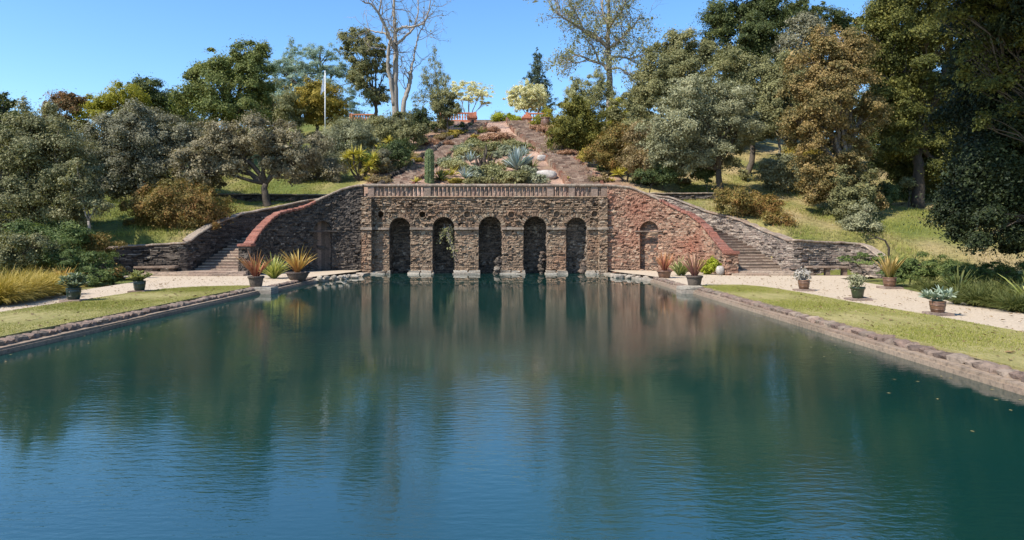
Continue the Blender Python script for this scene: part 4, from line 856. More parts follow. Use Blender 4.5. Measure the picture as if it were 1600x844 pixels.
shrub("bank_shrub", "dark leafed shrub beside the golden oak's foot", 50, [(1380, 300, 26, 16), (1400, 305, 20, 12)], 'darkshrub', .12)
tree("backing_tree", "dull olive tree filling the slope between silvery tree and hill tree", "tree", 76, 1120, [(1120, 165, 50, 30), (1150, 190, 40, 24), (1085, 180, 40, 30), (1175, 205, 30, 16)], 'olivegrey', leaf=.2, cover=2.6, r0=.25)
tree("backing_tree", "shaded backing tree glimpsed between golden oak and yellow tipped oak", "tree", 74, 1400, [(1380, 180, 50, 40), (1420, 140, 50, 50), (1470, 190, 50, 40), (1400, 90, 50, 50), (1530, 150, 60, 70)], 'oakdark', leaf=.19, cover=2.6, r0=.3)
tree("backing_tree", "dark green tree behind the upper golden oak", "tree", 80, 1240, [(1235, 95, 40, 34), (1275, 130, 40, 34), (1220, 130, 30, 30)], 'oak', leaf=.2, cover=2.6, r0=.25)
tree("backing_tree", "olive tree between feathery tree and hill tree", "tree", 84, 985, [(985, 175, 26, 26), (1000, 160, 22, 24), (965, 190, 18, 18)], 'olivegrey', leaf=.2, cover=2.4, r0=.2)
# shrubs -----------------------------------------------------------
shrub("rust_shrub", "big rust and olive shrub above the dark stair wall", 44.5, [(275, 312, 46, 26), (278, 330, 62, 38), (240, 345, 32, 26), (322, 330, 26, 28), (285, 352, 60, 24), (226, 325, 18, 22)], 'rust', .12, csize=.42)
shrub("olive_shrub", "bushy olive gold shrub on the bank above the right stair wall", 47, [(1165, 318, 44, 18), (1200, 325, 22, 16), (1135, 312, 20, 12), (1185, 338, 26, 12)], 'rust', .11)
shrub("olive_shrub", "small olive shrub at the lower end of the right stair bank", 44.5, [(1216, 345, 20, 14), (1228, 352, 12, 10)], 'rust', .1)
shrub("dome_shrub", "large domed dark olive shrub beside the hillside steps", 72, [(900, 188, 36, 30), (880, 205, 22, 24), (925, 205, 24, 26), (905, 215, 30, 18), (893, 168, 20, 14)], 'domeolive', .17, 3.4)
shrub("yellow_shrub", "upright yellow green shrub right of the half bare tree", 76, [(962, 165, 7, 18), (970, 185, 9, 16), (955, 180, 6, 14), (982, 172, 6, 14)], 'yellowgreen', .17, 2.2)
shrub("autumn_shrub", "olive shrub with orange tints below the domed shrub", 62, [(950, 228, 26, 22), (935, 245, 18, 16), (975, 220, 24, 24), (960, 250, 24, 14)], 'rust', .15)
shrub("russet_shrub", "russet brown shrub under the silvery tree", 58, [(1000, 240, 24, 16), (985, 256, 20, 12), (1018, 252, 20, 12), (1000, 215, 24, 22)], 'tanbush', .14)
shrub("laurel_shrub", "low bright leafed shrub right of the yellow yucca", 54.5, [(1012, 276, 14, 9), (1030, 270, 16, 12), (1050, 275, 18, 9), (1040, 262, 16, 10)], 'darkshrub', .13)
shrub("golden_shrub", "yellow flowered low shrub edging the right hillside steps", 66, [(920, 238, 12, 9), (912, 245, 8, 6)], 'goldenolive', .13)
shrub("hedge_shrub", "bright green clipped shrub at the head of the steps", 98, [(792, 186, 20, 9), (778, 188, 12, 7), (810, 188, 14, 8)], 'lime', .16)
shrub("dark_shrub", "dark conical shrub left of the terracotta balustrade", 80, [(656, 185, 14, 16), (648, 195, 14, 12), (668, 192, 12, 13)], 'oakdark', .17)
shrub("green_shrub", "tall green shrub in front of the bare tree's foot", 74, [(618, 195, 26, 20), (600, 215, 28, 20), (632, 212, 26, 20), (612, 235, 20, 14), (590, 200, 18, 16), (650, 208, 20, 14)], 'olivegrey', .17)
shrub("box_shrub", "small clipped dark hedge under the terracotta balustrade", 88, [(722, 200, 10, 7), (730, 200, 7, 7)], 'darkshrub', .15)
shrub("sage_shrub", "soft grey sage shrub between crooked oak and green shrub", 66, [(540, 215, 36, 24), (515, 230, 28, 24), (560, 235, 22, 20), (530, 250, 30, 16), (575, 215, 18, 18)], 'silver', .15)
shrub("sage_shrub", "grey brown shrub mass left of the soft sage shrub", 60, [(495, 225, 24, 20), (480, 250, 26, 18), (505, 262, 26, 16), (470, 275, 30, 12), (520, 275, 22, 10)], 'greytan', .14)
shrub("sage_shrub", "silvery bush under the balustrade near the dark hedge", 84, [(690, 190, 12, 12), (702, 194, 8, 7), (680, 196, 9, 8)], 'sage', .15)
shrub("round_shrub", "small round brown shrub beside the yellow yuccas", 62, [(592, 248, 11, 10), (600, 240, 8, 7)], 'greybrown', .12)
shrub("mound_shrub", "smooth green mound shrub just above the yellow yuccas", 61, [(572, 250, 16, 8), (580, 253, 10, 6)], 'brightgreen', .11)
shrub("dark_shrub", "dark evergreen clump between the soft sage shrub and the steps", 64, [(622, 245, 16, 16), (612, 235, 16, 14), (628, 232, 14, 14)], 'darkshrub', .14)
shrub("grey_shrub", "grey green shrub right of the mid green tree's trunk", 56, [(1232, 268, 24, 20), (1215, 255, 18, 14), (1250, 280, 16, 14), (1205, 262, 14, 12)], 'silver', .14)
shrub("yellow_shrub", "yellowish shrub on the dry bank behind the grey green shrub", 60, [(1250, 240, 24, 12), (1235, 250, 16, 9), (1275, 245, 20, 12)], 'goldenolive', .14)
shrub("grey_shrub", "grey green leafy shrub at the foot of the golden oak", 43, [(1345, 345, 20, 20), (1360, 355, 16, 12), (1335, 358, 16, 12), (1352, 330, 10, 14)], 'silver', .11)
shrub("low_shrub", "dark low shrub by the silvery tree's trunk", 55, [(1105, 277, 12, 10), (1095, 270, 12, 10)], 'darkshrub', .13)
for px, py, a, D, lab in ((1060, 268, 9, 60, "small olive bush on the dry slope left of the silvery trunk"), (1085, 262, 14, 64, "yellow olive bush half hidden behind the silvery tree's crown"), (1160, 272, 9, 60, "small bush in the shade right of the silvery trunk"), (1195, 262, 10, 63, "low dark bush beneath the mid green tree"), (1145, 255, 10, 66, "olive bush between the two dark trunks"), (1420, 285, 12, 50, "low grey bush on the far grass below the shaded oak")):
    shrub("slope_shrub", lab, D, [(px, py, a, a * .6), (px + a * .6, py + 2, a * .7, a * .5)], 'olivegrey', .13, group="small bushes on the dry right slope")
shrub("screen_shrub", "grey green shrub before the hidden terracotta rail by the flagpole", 86, [(566, 196, 20, 9), (545, 198, 16, 9), (585, 192, 10, 10)], 'silver', .17)
shrub("screen_shrub", "yellow green shrub beneath the short terracotta balustrade", 91, [(845, 186, 9, 7), (856, 180, 10, 10), (836, 192, 8, 5)], 'yellowgreen', .15)
# junipers by the gravel
def juniper(label, D, pl, group):
    return tree("juniper_shrub", label, "shrub", D, pl[0][0], pl, 'juniper', leaf=.13, asp=.32, cover=3.6, csize=.34, flat=.4, r0=.05, fork=.3, group=group, crown_name="foliage", gap=.8)
juniper("spreading dark juniper left of the curled wall end", 33.5, [(150, 415, 40, 18), (115, 405, 40, 18), (175, 432, 20, 12), (140, 435, 36, 14)], "junipers beside the gravel")
juniper("spreading juniper behind the orange flax, farther left", 34.5, [(75, 395, 44, 22), (40, 400, 36, 22), (90, 420, 36, 16)], "junipers beside the gravel")
juniper("spreading juniper before the curled end of the right wall", 37, [(1340, 418, 26, 16), (1365, 408, 26, 14), (1350, 432, 30, 12), (1325, 408, 14, 10)], "junipers beside the gravel")
juniper("wide dark juniper behind the potted orange flax", 33.5, [(1420, 415, 36, 20), (1455, 418, 36, 20), (1400, 430, 26, 16), (1490, 425, 30, 16)], "junipers beside the gravel")
juniper("shaded juniper farthest right under the huge oak", 29, [(1530, 425, 40, 18), (1575, 430, 40, 20), (1500, 435, 26, 14)], "junipers beside the gravel")
shrub("bronze_shrub", "bronze tipped shrub on the bank left of the curled wall", 37.5, [(160, 385, 20, 14), (145, 395, 20, 12), (135, 375, 22, 8)], 'rust', .1)
shrub("bronze_shrub", "small bronze green shrub spilling on the gravel by the bench", 34, [(178, 430, 14, 11), (170, 440, 14, 8)], 'rust', .085)
shrub("grey_shrub", "twiggy grey green shrub at the left edge above the golden grass", 33, [(20, 395, 34, 26), (50, 385, 24, 22), (-20, 400, 36, 34)], 'greygreen', .1)
shrub("dark_shrub", "dark shrub beneath the pale trunked tree", 37, [(75, 375, 34, 18), (115, 365, 26, 14), (40, 370, 30, 20)], 'juniper', .11)
LM('sage2', [(.07, .1, .06), (.13, .17, .1), (.2, .24, .14), (.28, .3, .2)], along=True)
LM('sage_y', [(.09, .12, .05), (.18, .21, .08), (.28, .28, .1), (.36, .34, .15)], along=True)
LM('phorm_green2', [(.05, .08, .025), (.13, .17, .05), (.24, .26, .09), (.4, .38, .17)], along=True)
# ------------------------------------------------------------------ strap leaved plants
def blade_set(mb, base, n, L, w, spread, rng, arch=.5, seg=5, up=.9, fold=.0, r_in=.06):
    """n strap leaves springing from one base, each a bent tapering strip; tint runs along the leaf"""
    base = np.asarray(base, float)
    az = rng.uniform(0, 2 * np.pi, n); tilt = spread * np.sqrt(rng.random(n)); ln = L * rng.uniform(.6, 1.1, n); t = np.linspace(0, 1, seg + 1)
    dirh = np.stack([np.cos(az), np.sin(az)], 1)
    ang = tilt[:, None] + arch * (tilt[:, None] / max(spread, .01) + .25) * t[None] ** 2          # angle from the vertical
    ds = ln[:, None] / seg
    hx = np.concatenate([np.zeros((n, 1)), np.cumsum(np.sin(ang[:, 1:]) * ds, 1)], 1); hz = np.concatenate([np.zeros((n, 1)), np.cumsum(np.cos(ang[:, 1:]) * ds, 1)], 1)
    r0 = rng.uniform(0, r_in, n)[:, None]
    C = np.stack([base[0] + dirh[:, :1] * (hx + r0), base[1] + dirh[:, 1:] * (hx + r0), base[2] + hz], -1)
    roll = rng.normal(0, .5, n); sd = np.stack([-dirh[:, 1] * np.cos(roll), dirh[:, 0] * np.cos(roll), np.sin(roll)], 1)
    wd = w * rng.uniform(.7, 1.2, n)[:, None] * np.interp(t, [0, .15, .6, .9, 1], [.6, .9, 1, .5, .04])[None]
    Lf = C + sd[:, None] * wd[..., None] / 2; Rt = C - sd[:, None] * wd[..., None] / 2
    V = np.stack([Lf, Rt], 2).reshape(-1, 3); k = seg + 1
    b0 = np.arange(n)[:, None] * 2 * k + np.arange(seg)[None] * 2
    q = np.stack([b0, b0 + 1, b0 + 3, b0 + 2], -1).reshape(-1, 4)
    mb.add(V, [q], np.clip(np.repeat((t[None] * .75 + rng.uniform(0, .35, n)[:, None]).reshape(-1), 2), 0, 1))
def strap_plant(name, label, cat, loc, mat, n, L, w, spread=.7, arch=.6, group=None, tufts=1, tr=.2, seg=5, part="leaves"):
    rng = nrng(); root = thing(name, label, cat, loc, group); mb = MB()
    for k in range(tufts):
        o = np.array(loc) + (np.array((rng.normal(0, tr), rng.normal(0, tr), 0)) if k else 0); blade_set(mb, o, n, L * rng.uniform(.8, 1.1), w, spread, rng, arch, seg)
    mb.build(part, M[mat], root, origin=loc); return root

# pots: a glazed or stone barrel with rim, standing on a slab
def glaze(name, col, rough=.25):
    m, t, b = mat_new(name); c = ramp(t, [tuple(x * .45 for x in col), col, tuple(min(1, x * 1.6) for x in col)], [.3, .5, .75], noise(t, 5, 5, .65))
    t.links.new(c, b.inputs["Base Color"]); b.inputs["Roughness"].default_value = rough; b.inputs["Specular IOR Level"].default_value = .5; bump(t, b, noise(t, 8, 3), .2, .02); return m
M['pot_green'] = glaze("green_glaze", (.03, .043, .02)); M['pot_brown'] = glaze("brown_glaze", (.14, .075, .045), .35); M['pot_dark'] = glaze("dark_green_glaze", (.025, .04, .03))
M['pot_stone'] = stone_mat("weathered_pot", [(.06, .05, .04), (.12, .095, .075), (.085, .065, .055)], stain_amt=.5, sc=1.5)
M['slab'] = stone_mat("slab_stone", [(.2, .15, .12), (.28, .21, .17)], stain_amt=.4)
def pot_body(root, og, c, R, H, mat, style):
    x, y, z = c; mb = MB()
    if style == 'barrel': pr = [(.0, 0), (.72 * R, 0), (.76 * R, .03 * H), (.86 * R, .3 * H), (.93 * R, .62 * H), (.95 * R, .84 * H), (.92 * R, .88 * H)]
    elif style == 'bowl': pr = [(0, 0), (.6 * R, 0), (.66 * R, .08 * H), (.85 * R, .5 * H), (.93 * R, .8 * H)]
    else: pr = [(0, 0), (.66 * R, 0), (.7 * R, .04 * H), (.8 * R, .45 * H), (.9 * R, .8 * H)]
    mb.lathe(pr, c, 24, .5); mb.build("pot", M[mat], root, True, og)
    mb = MB(); rr = pr[-1][0]; h0 = pr[-1][1]; mb.lathe([(rr, h0 - .01), (R, h0 + .01), (R * 1.01, H * .97), (R * .97, H), (R * .86, H), (R * .84, H * .86)], c, 24, .8); mb.build("rim", M[mat], root, True, og)
    if style == 'barrel':
        mb = MB()
        for hh, q in ((.3, .872), (.66, .945)): mb.lathe([(q * R - .005, hh * H - .012), (q * R + .012, hh * H), (q * R - .005, hh * H + .014)], c, 24, .9)
        mb.build("band", M[mat], root, True, og)
    mb = MB(); mb.lathe([(0, H * .9), (R * .87, H * .88)], c, 20); mb.build("soil", M['soil'], root, origin=og)
def potted(label, x, y, R, H, mat, style, plant, slab=None, pname="leaves"):
    z = ZG + .002
    if slab:
        mb = MB(); mb.box(x - R * 1.35, x + R * 1.45, y - R * 1.25, y + R * 1.3, z - .05, z + .075, .5, .015); tag(mb.build("paving_slab", M['slab']), slab, "slab"); z += .08
    root = thing("potted_plant", label, "potted plant", (x, y, z)); og = np.array((x, y, z)); pot_body(root, og, og, R, H, mat, style)
    rng = nrng(); mb = MB(); plant(mb, og + np.array((0, 0, H * .88)), rng); mt = mb.mat_; mb.build(pname, M[mt], root, origin=og)
    return root
def P_flax(mat, n, L, w, spread=.62, arch=.35):
    def f(mb, c, rng): mb.mat_ = mat; blade_set(mb, c, n, L, w, spread, rng, arch, 5, r_in=.12)
    return f
def P_bush(mat, R, H, leaf, cover=3):
    def f(mb, c, rng):
        mb.mat_ = mat; lob = [(c[0] + rng.normal(0, R * .3), c[1] + rng.normal(0, R * .3), c[2] + H * rng.uniform(.4, .7), R * .65, R * .65, H * .42) for _ in range(5)]
        P, Nn, CC = crown_points(lob, cover, leaf, rng, .3); leaves(mb, P, Nn, leaf, leaf * .55, rng)
        for C in CC:
            for e in C[:5]: mb.tube(bez(c, e, (0, 0, .05), 4, rng), np.linspace(.02, .007, 4), 4, .2, False)
    return f
def P_rosettes(mat, R, H, n, L, w):
    def f(mb, c, rng):
        mb.mat_ = mat
        for k in range(n):
            a = rng.uniform(0, 6.28); r = R * math.sqrt(rng.random()); e = c + np.array((r * math.cos(a), r * math.sin(a), H * rng.uniform(.4, 1) * (1 - .4 * (r / R) ** 2)))
            mb.tube(bez(c, e, (0, 0, .04), 4, rng), np.linspace(.025, .018, 4), 5, .1, False); blade_set(mb, e, 18, L, w, 1.35, rng, .5, 4, r_in=.02)
    return f
def gpx(px, py, z=ZG): D = F * (CH - z) / (py - VY); return (PX(px, D), D)
x, y = gpx(115, 471.5); potted("dark green glazed pot of grey green succulents at the left lawn corner", x, y, .25, .41, 'pot_dark', 'barrel', P_rosettes('sage2', .42, .55, 34, .17, .05), "stone slab under the dark green pot on the left lawn")
x, y = gpx(218, 456.5); potted("dark pot of a low yellow green succulent near the left bench", x, y, .25, .39, 'pot_dark', 'barrel', P_rosettes('sage_y', .46, .42, 34, .16, .05), "stone slab under the pot near the left bench")
x, y = gpx(400, 448.5); potted("weathered flared pot of red flax at the left lawn end", x, y, .37, .5, 'pot_stone', 'flare', P_flax('phorm_red', 60, 1.35, .06))
x, y = gpx(465, 437.5); potted("wide shallow stone bowl of orange flax by the shaded wall", x, y, .62, .42, 'pot_stone', 'bowl', P_flax('phorm_orange', 75, 1.5, .07, .75))
x, y = gpx(1038, 434.5); potted("dark flared pot of pink red flax by the right wing's niche", x, y, .42, .42, 'pot_brown', 'flare', P_flax('phorm_red', 60, 1.2, .06, .55))
x, y = gpx(1085, 447.5); potted("weathered flared pot of wine red flax at the right lawn end", x, y, .39, .5, 'pot_stone', 'flare', P_flax('phorm_wine', 60, 1.3, .06, .6))
x, y = gpx(1256, 454.5); potted("brown banded pot of pale silvery stems on the right lawn edge", x, y, .25, .38, 'pot_brown', 'barrel', P_bush('silverstem', .45, .5, .09, .9), "stone slab under the pot of silvery stems")
x, y = gpx(1340, 469); potted("shiny green glazed pot with a sparse grey plant", x, y, .26, .4, 'pot_green', 'flare', P_bush('silver', .42, .5, .06, .8), "stone slab under the shiny green pot")
x, y = gpx(1390, 451); potted("brown pot of upright orange green flax across the gravel", x, y, .29, .42, 'pot_brown', 'barrel', P_flax('phorm_mixed', 55, 1.2, .06, .55), "reddish slab under the potted orange flax")
x, y = gpx(1465, 492.5); potted("brown banded pot of striped aloe, nearest on the right", x, y, .225, .33, 'pot_brown', 'barrel', P_rosettes('aloe', .3, .32, 14, .3, .06), "stone slab under the striped aloe pot")

def gplant(*a, px, py, z=ZG, **k): x, y = gpx(px, py, z); return strap_plant(a[0], a[1], a[2], (x, y, z - .01), *a[3:], **k)
gplant("flax_plant", "yellow green flax clump planted between the two left flax pots", "flax", 'phorm_green', 60, 1.5, .07, .85, .5, px=427, py=435, tufts=3, tr=.35)
gplant("flax_plant", "green flax clump planted between the two right flax pots", "flax", 'phorm_green2', 60, 1.35, .06, .8, .5, px=1061, py=431, tufts=2, tr=.25)
gplant("flax_plant", "orange flax clump behind the dark green pot", "flax", 'phorm_orange', 70, 1.15, .06, .9, .5, px=104, py=445, tufts=2, tr=.15)
gplant("flax_plant", "tall pale yellow flax cut by the right edge", "flax", 'phorm_green', 45, 1.3, .08, .8, .5, px=1612, py=482)
gplant("cordyline_plant", "dark spiky palm like plant in shade behind the aloe pot", "cordyline", 'reed_dark', 60, 1.4, .06, 1.1, .4, px=1497, py=458, z=.3)
mbx = MB(); q = gpx(1571, 484)
mbx.tube([(q[0], q[1], ZG - .1), (q[0], q[1], ZG + .3)], .03, 7); mbx.lathe([(.045, ZG + .3), (.045, ZG + .33), (0, ZG + .35)], (q[0], q[1], 0), 8); tag(mbx.build("marker_post", M['white_stone']), "small grey post at the gravel edge among dark reeds", "post")
# lime round bush and pale stone ball beside the right wing
x, y = gpx(1108, 429)
r_ = thing("lime_shrub", "lime green rounded shrub at the foot of the red coping wall", "shrub", (x, y, ZG)); mb = MB(); P_bush('lime', .62, 1.0, .09, 3.5)(mb, np.array((x, y, ZG)), nrng()); mb.build("foliage", M['lime'], r_, origin=(x, y, ZG))
x, y = gpx(1125, 430); mb = MB(); rock(mb, (x, y, ZG + .26), (.24, .22, .3), 0, .08, ICO3, .5, .3); tag(mb.build("standing_stone", M['boulder'], smooth=True), "pale upright stone between lime shrub and end pier", "stone")
# ornamental grasses: each tussock of its own
def tussock(label, mat, px, py, L, n, group, w=.014, z=ZG, sp=1.0):
    return gplant("grass_tussock", label, "grass tussock", mat, n, L, w, sp, .9, px=px, py=py, z=z, group=group, tufts=4, tr=.22, seg=5)
for i, (px, py, L) in enumerate(((12, 474, 1.25), (38, 470, 1.2), (62, 466, 1.15), (-12, 478, 1.25), (28, 460, 1.2), (56, 456, 1.1), (82, 461, .95), (2, 463, 1.2), (78, 450, .9))):
    tussock("golden arching grass tussock in the bed by the left gravel", 'grass_gold', px, py, L, 420, "golden grasses at the left edge", .016)
for i, (px, py, L) in enumerate(((1520, 478, .8), (1545, 480, .8), (1570, 483, .75), (1598, 488, .8), (1535, 468, .9), (1562, 471, .9), (1588, 474, .9), (1508, 470, .8), (1440, 455, .7), (1462, 458, .7))):
    tussock("dark green reedy tussock in shade by the right gravel", 'reed_dark', px, py, L, 260, "dark reeds under the huge oak", .016)

# ------------------------------------------------------------------ hillside planting
def hpos(px, py):
    """where the sight line through a spot of the photo meets the hillside"""
    for D in np.arange(50, 100, .15):
        p = at(px, py, D)
        if p[2] <= hill(p[0], p[1]): return (p[0], D, float(hill(p[0], D)))
    p = at(px, py, 92); return (p[0], 92, gh(p[0], 92))
def hs(*a, px, py, **k):
    p = hpos(px, py); return strap_plant(a[0], a[1], a[2], (p[0], p[1], p[2] + (.3 if a[0][:5] == "agave" else .1)), *a[3:], **k)
hs("agave_plant", "largest blue grey agave in the hillside bed", "agave", 'agave', 80, 2.1, .2, 1.1, .15, px=808, py=270, seg=5)
hs("agave_plant", "narrow blue agave near the balustrade, lowest in the bed", "agave", 'agave', 40, 1.3, .09, 1.3, .25, px=727, py=284)
hs("agave_plant", "small blue agave left of the dark snags", "agave", 'agave', 45, 1.2, .13, 1.1, .25, px=735, py=258)
hs("agave_plant", "blue grey agave beside the white boulder top", "agave", 'agave', 45, 1.2, .13, 1.1, .25, px=818, py=248)
hs("agave_plant", "blue green agave on the bank right of the wide steps", "agave", 'agave', 30, 1.2, .1, 1.1, .25, px=922, py=262)
hs("yucca_plant", "dark spiky yucca right of the tall cactus", "yucca", 'yuccadark', 110, 1.5, .07, 1.5, .1, px=688, py=284)
hs("yucca_plant", "bright yellow yucca left of the narrow blue agave", "yucca", 'yucca', 55, .9, .07, 1.3, .2, px=706, py=276)
hs("yucca_plant", "small yellow yucca on the left hillside steps' edge", "yucca", 'yucca', 40, .7, .06, 1.3, .2, px=650, py=286)
hs("yucca_plant", "small yellow yucca just left of the lower steps", "yucca", 'yucca', 40, .8, .06, 1.3, .2, px=576, py=285)
hs("yucca_plant", "small yellow tuft at the foot of the wide steps", "yucca", 'yucca', 30, .6, .05, 1.3, .2, px=886, py=285)
hs("yucca_plant", "yellow tuft right of the wide steps near the coping", "yucca", 'yucca', 40, .7, .06, 1.3, .2, px=956, py=285)
def yucca_tree(label, px, py, heads, mat='yucca'):
    b = hpos(px, py); root = thing("yucca_tree", label, "yucca", b); mb, st = MB(), MB(); rng = nrng()
    for dx, h, L in heads:
        e = np.array(b) + (dx, rng.normal(0, .3), h); st.tube(bez(np.array(b) - (0, 0, .1), e, (dx * .3, 0, 0), 6, rng), np.linspace(.1, .07, 6), 6, .3); blade_set(mb, e, 60, L, .075, 2.1, rng, .1, 4)
    mb.build("crown", M[mat], root, origin=b); st.build("trunk", M['bark'], root, True, b)
yucca_tree("yellow many headed yucca just behind the left coping", 562, 283, [(-.8, 1.2, 1.05), (.1, 1.7, 1.1), (.9, 1.3, 1.05), (-.5, 2.3, 1.0), (.5, .8, 1.0), (-1.1, 2.1, .95), (1.1, 2.0, 1.0), (0, 2.4, .9)])
yucca_tree("yellow green yucca with two heads above the brown shrub", 585, 245, [(-.2, 1.4, .9), (.9, .8, .8)])
yucca_tree("yellow green single headed yucca beside the dark evergreen clump", 606, 240, [(.1, 1.3, .9)])
yucca_tree("yellow green yucca right of the wide steps among low shrubs", 980, 284, [(0, 1.0, 1.1), (-.8, .7, .8)])
# tall cactus column and dark snags
b = hpos(671, 286); root = thing("column_cactus", "tall furry grey green cactus column beside the left steps", "cactus", b); mb = MB(); rng = nrng(); H = 3.15
th = np.linspace(0, 2 * np.pi, 41); zz = np.linspace(0, 1, 30)
Rr = .36 * np.interp(zz, [0, .05, .8, .95, 1], [.9, 1, 1, .75, .1])[None, :] * (1 + .1 * np.cos(th * 10))[:, None]
mb.grid(np.stack([b[0] + Rr * np.cos(th)[:, None], b[1] + Rr * np.sin(th)[:, None], b[2] - .2 + H * np.repeat(zz[None], 41, 0)], -1), .4); mb.build("stem", M['cactus'], root, True, b)
mb = MB(); n = 5000; a = rng.uniform(0, 6.28, n); h = rng.random(n); r = .37 * np.interp(h, [0, .8, .95, 1], [1, 1, .75, .15]) * (1 + .1 * np.cos(a * 10)); Nn = np.stack([np.cos(a), np.sin(a), .2 + 0 * a], 1)
leaves(mb, np.array(b) + np.stack([r * np.cos(a), r * np.sin(a), h * H - .2], 1), rng.normal(0, 1, (n, 3)), .14, .03, rng); mb.build("spines", M['cactus'], root, origin=b)
b = hpos(757, 262); root = thing("dead_stump", "dark jagged dead stems in the middle of the hillside bed", "stump", b); mb = MB()
for dx, h in ((-.9, 1.2), (-.5, 1.0), (0, 1.6), (.4, 1.1), (.8, 1.3), (.1, 2.2), (-.2, .9), (1.1, .9)): mb.tube(bez(np.array(b) + (dx * .7, RNG.normal(0, .2), -.1), np.array(b) + (dx, RNG.normal(0, .3), h), (RNG.normal(0, .1), 0, 0), 6, RNG), np.linspace(.2, .05, 6), 7, .1)
mb.build("stem", M['bark'], root, origin=b)
for px, py, sx, sz, lab in ((853, 279, .95, .42, "long pale boulder at the lower right of the bed"), (846, 251, .5, .34, "pale boulder higher up beside the wide steps"), (690, 256, .3, .2, "small pale stone right of the cactus"), (772, 282, .4, .14, "flat grey stone near the balustrade in the bed"), (785, 276, .35, .14, "grey stone under the largest agave")):
    b = hpos(px, py); mb = MB(); rock(mb, (b[0], b[1], b[2] + sz * .6), (sx, sx * .6, sz), RNG.uniform(-.3, .3), .12, ICO3, .5, .45); tag(mb.build("boulder", M['boulder'], smooth=True), lab, "boulder")
b = hpos(853, 203); root = thing("garden_urn", "dark clay urn beside the short terracotta balustrade", "urn", b); og = np.array(b)
mb = MB(); mb.lathe([(0, -.1), (.42, 0), (.6, .5), (.66, .9), (.52, 1.35)], b, 18); mb.build("urn_body", M['pot_brown'], root, True, og); mb = MB(); mb.lathe([(.5, 1.34), (.6, 1.4), (.6, 1.5), (.5, 1.5), (.48, 1.3)], b, 18); mb.build("rim", M['pot_brown'], root, True, og)

# low bushes of the bed: a few kinds, copied and each given its own size and turn
def low_bush(kind, mat, R, H, leaf, cover, strap=None):
    root = thing(kind, "", "plant", (0, 0, 0)); rng = nrng(); mb = MB()
    if strap: blade_set(mb, (0, 0, 0), *strap[:1], *strap[1:], rng, .6, 4, r_in=R * .3)
    else:
        lob = [(rng.normal(0, R * .35), rng.normal(0, R * .35), H * rng.uniform(.25, .55), R * .6, R * .6, H * .42) for _ in range(6)]
        P, Nn, CC = crown_points(lob, cover, leaf, rng, .35); P[:, 2] = np.abs(P[:, 2]); leaves(mb, P, Nn, leaf, leaf * .5, rng)
    mb.build("foliage", M[mat], root); return root
BED = [("sage_cushion", 'sage', .8, .75, .1, 3, None), ("silver_cushion", 'succulent', .8, .7, .1, 3, None), ("olive_cushion", 'olivegrey', .8, .7, .1, 3, None), ("pink_cushion", 'pinkbush', .8, .35, .08, 3, None),
       ("tan_cushion", 'tanbush', .7, .4, .08, 2.6, None), ("spiky_tuft", 'phorm_green2', .4, .7, .1, 3, (70, 1.0, .05, 1.2)), ("grass_tuft", 'grass_dry', .4, .6, .1, 3, (130, .8, .022, 1.0)), ("yellow_cushion", 'goldenolive', .7, .5, .09, 3, None), ("green_cushion", 'darkshrub', .7, .7, .1, 3, None)]
PROTO = [low_bush(*k) for k in BED]
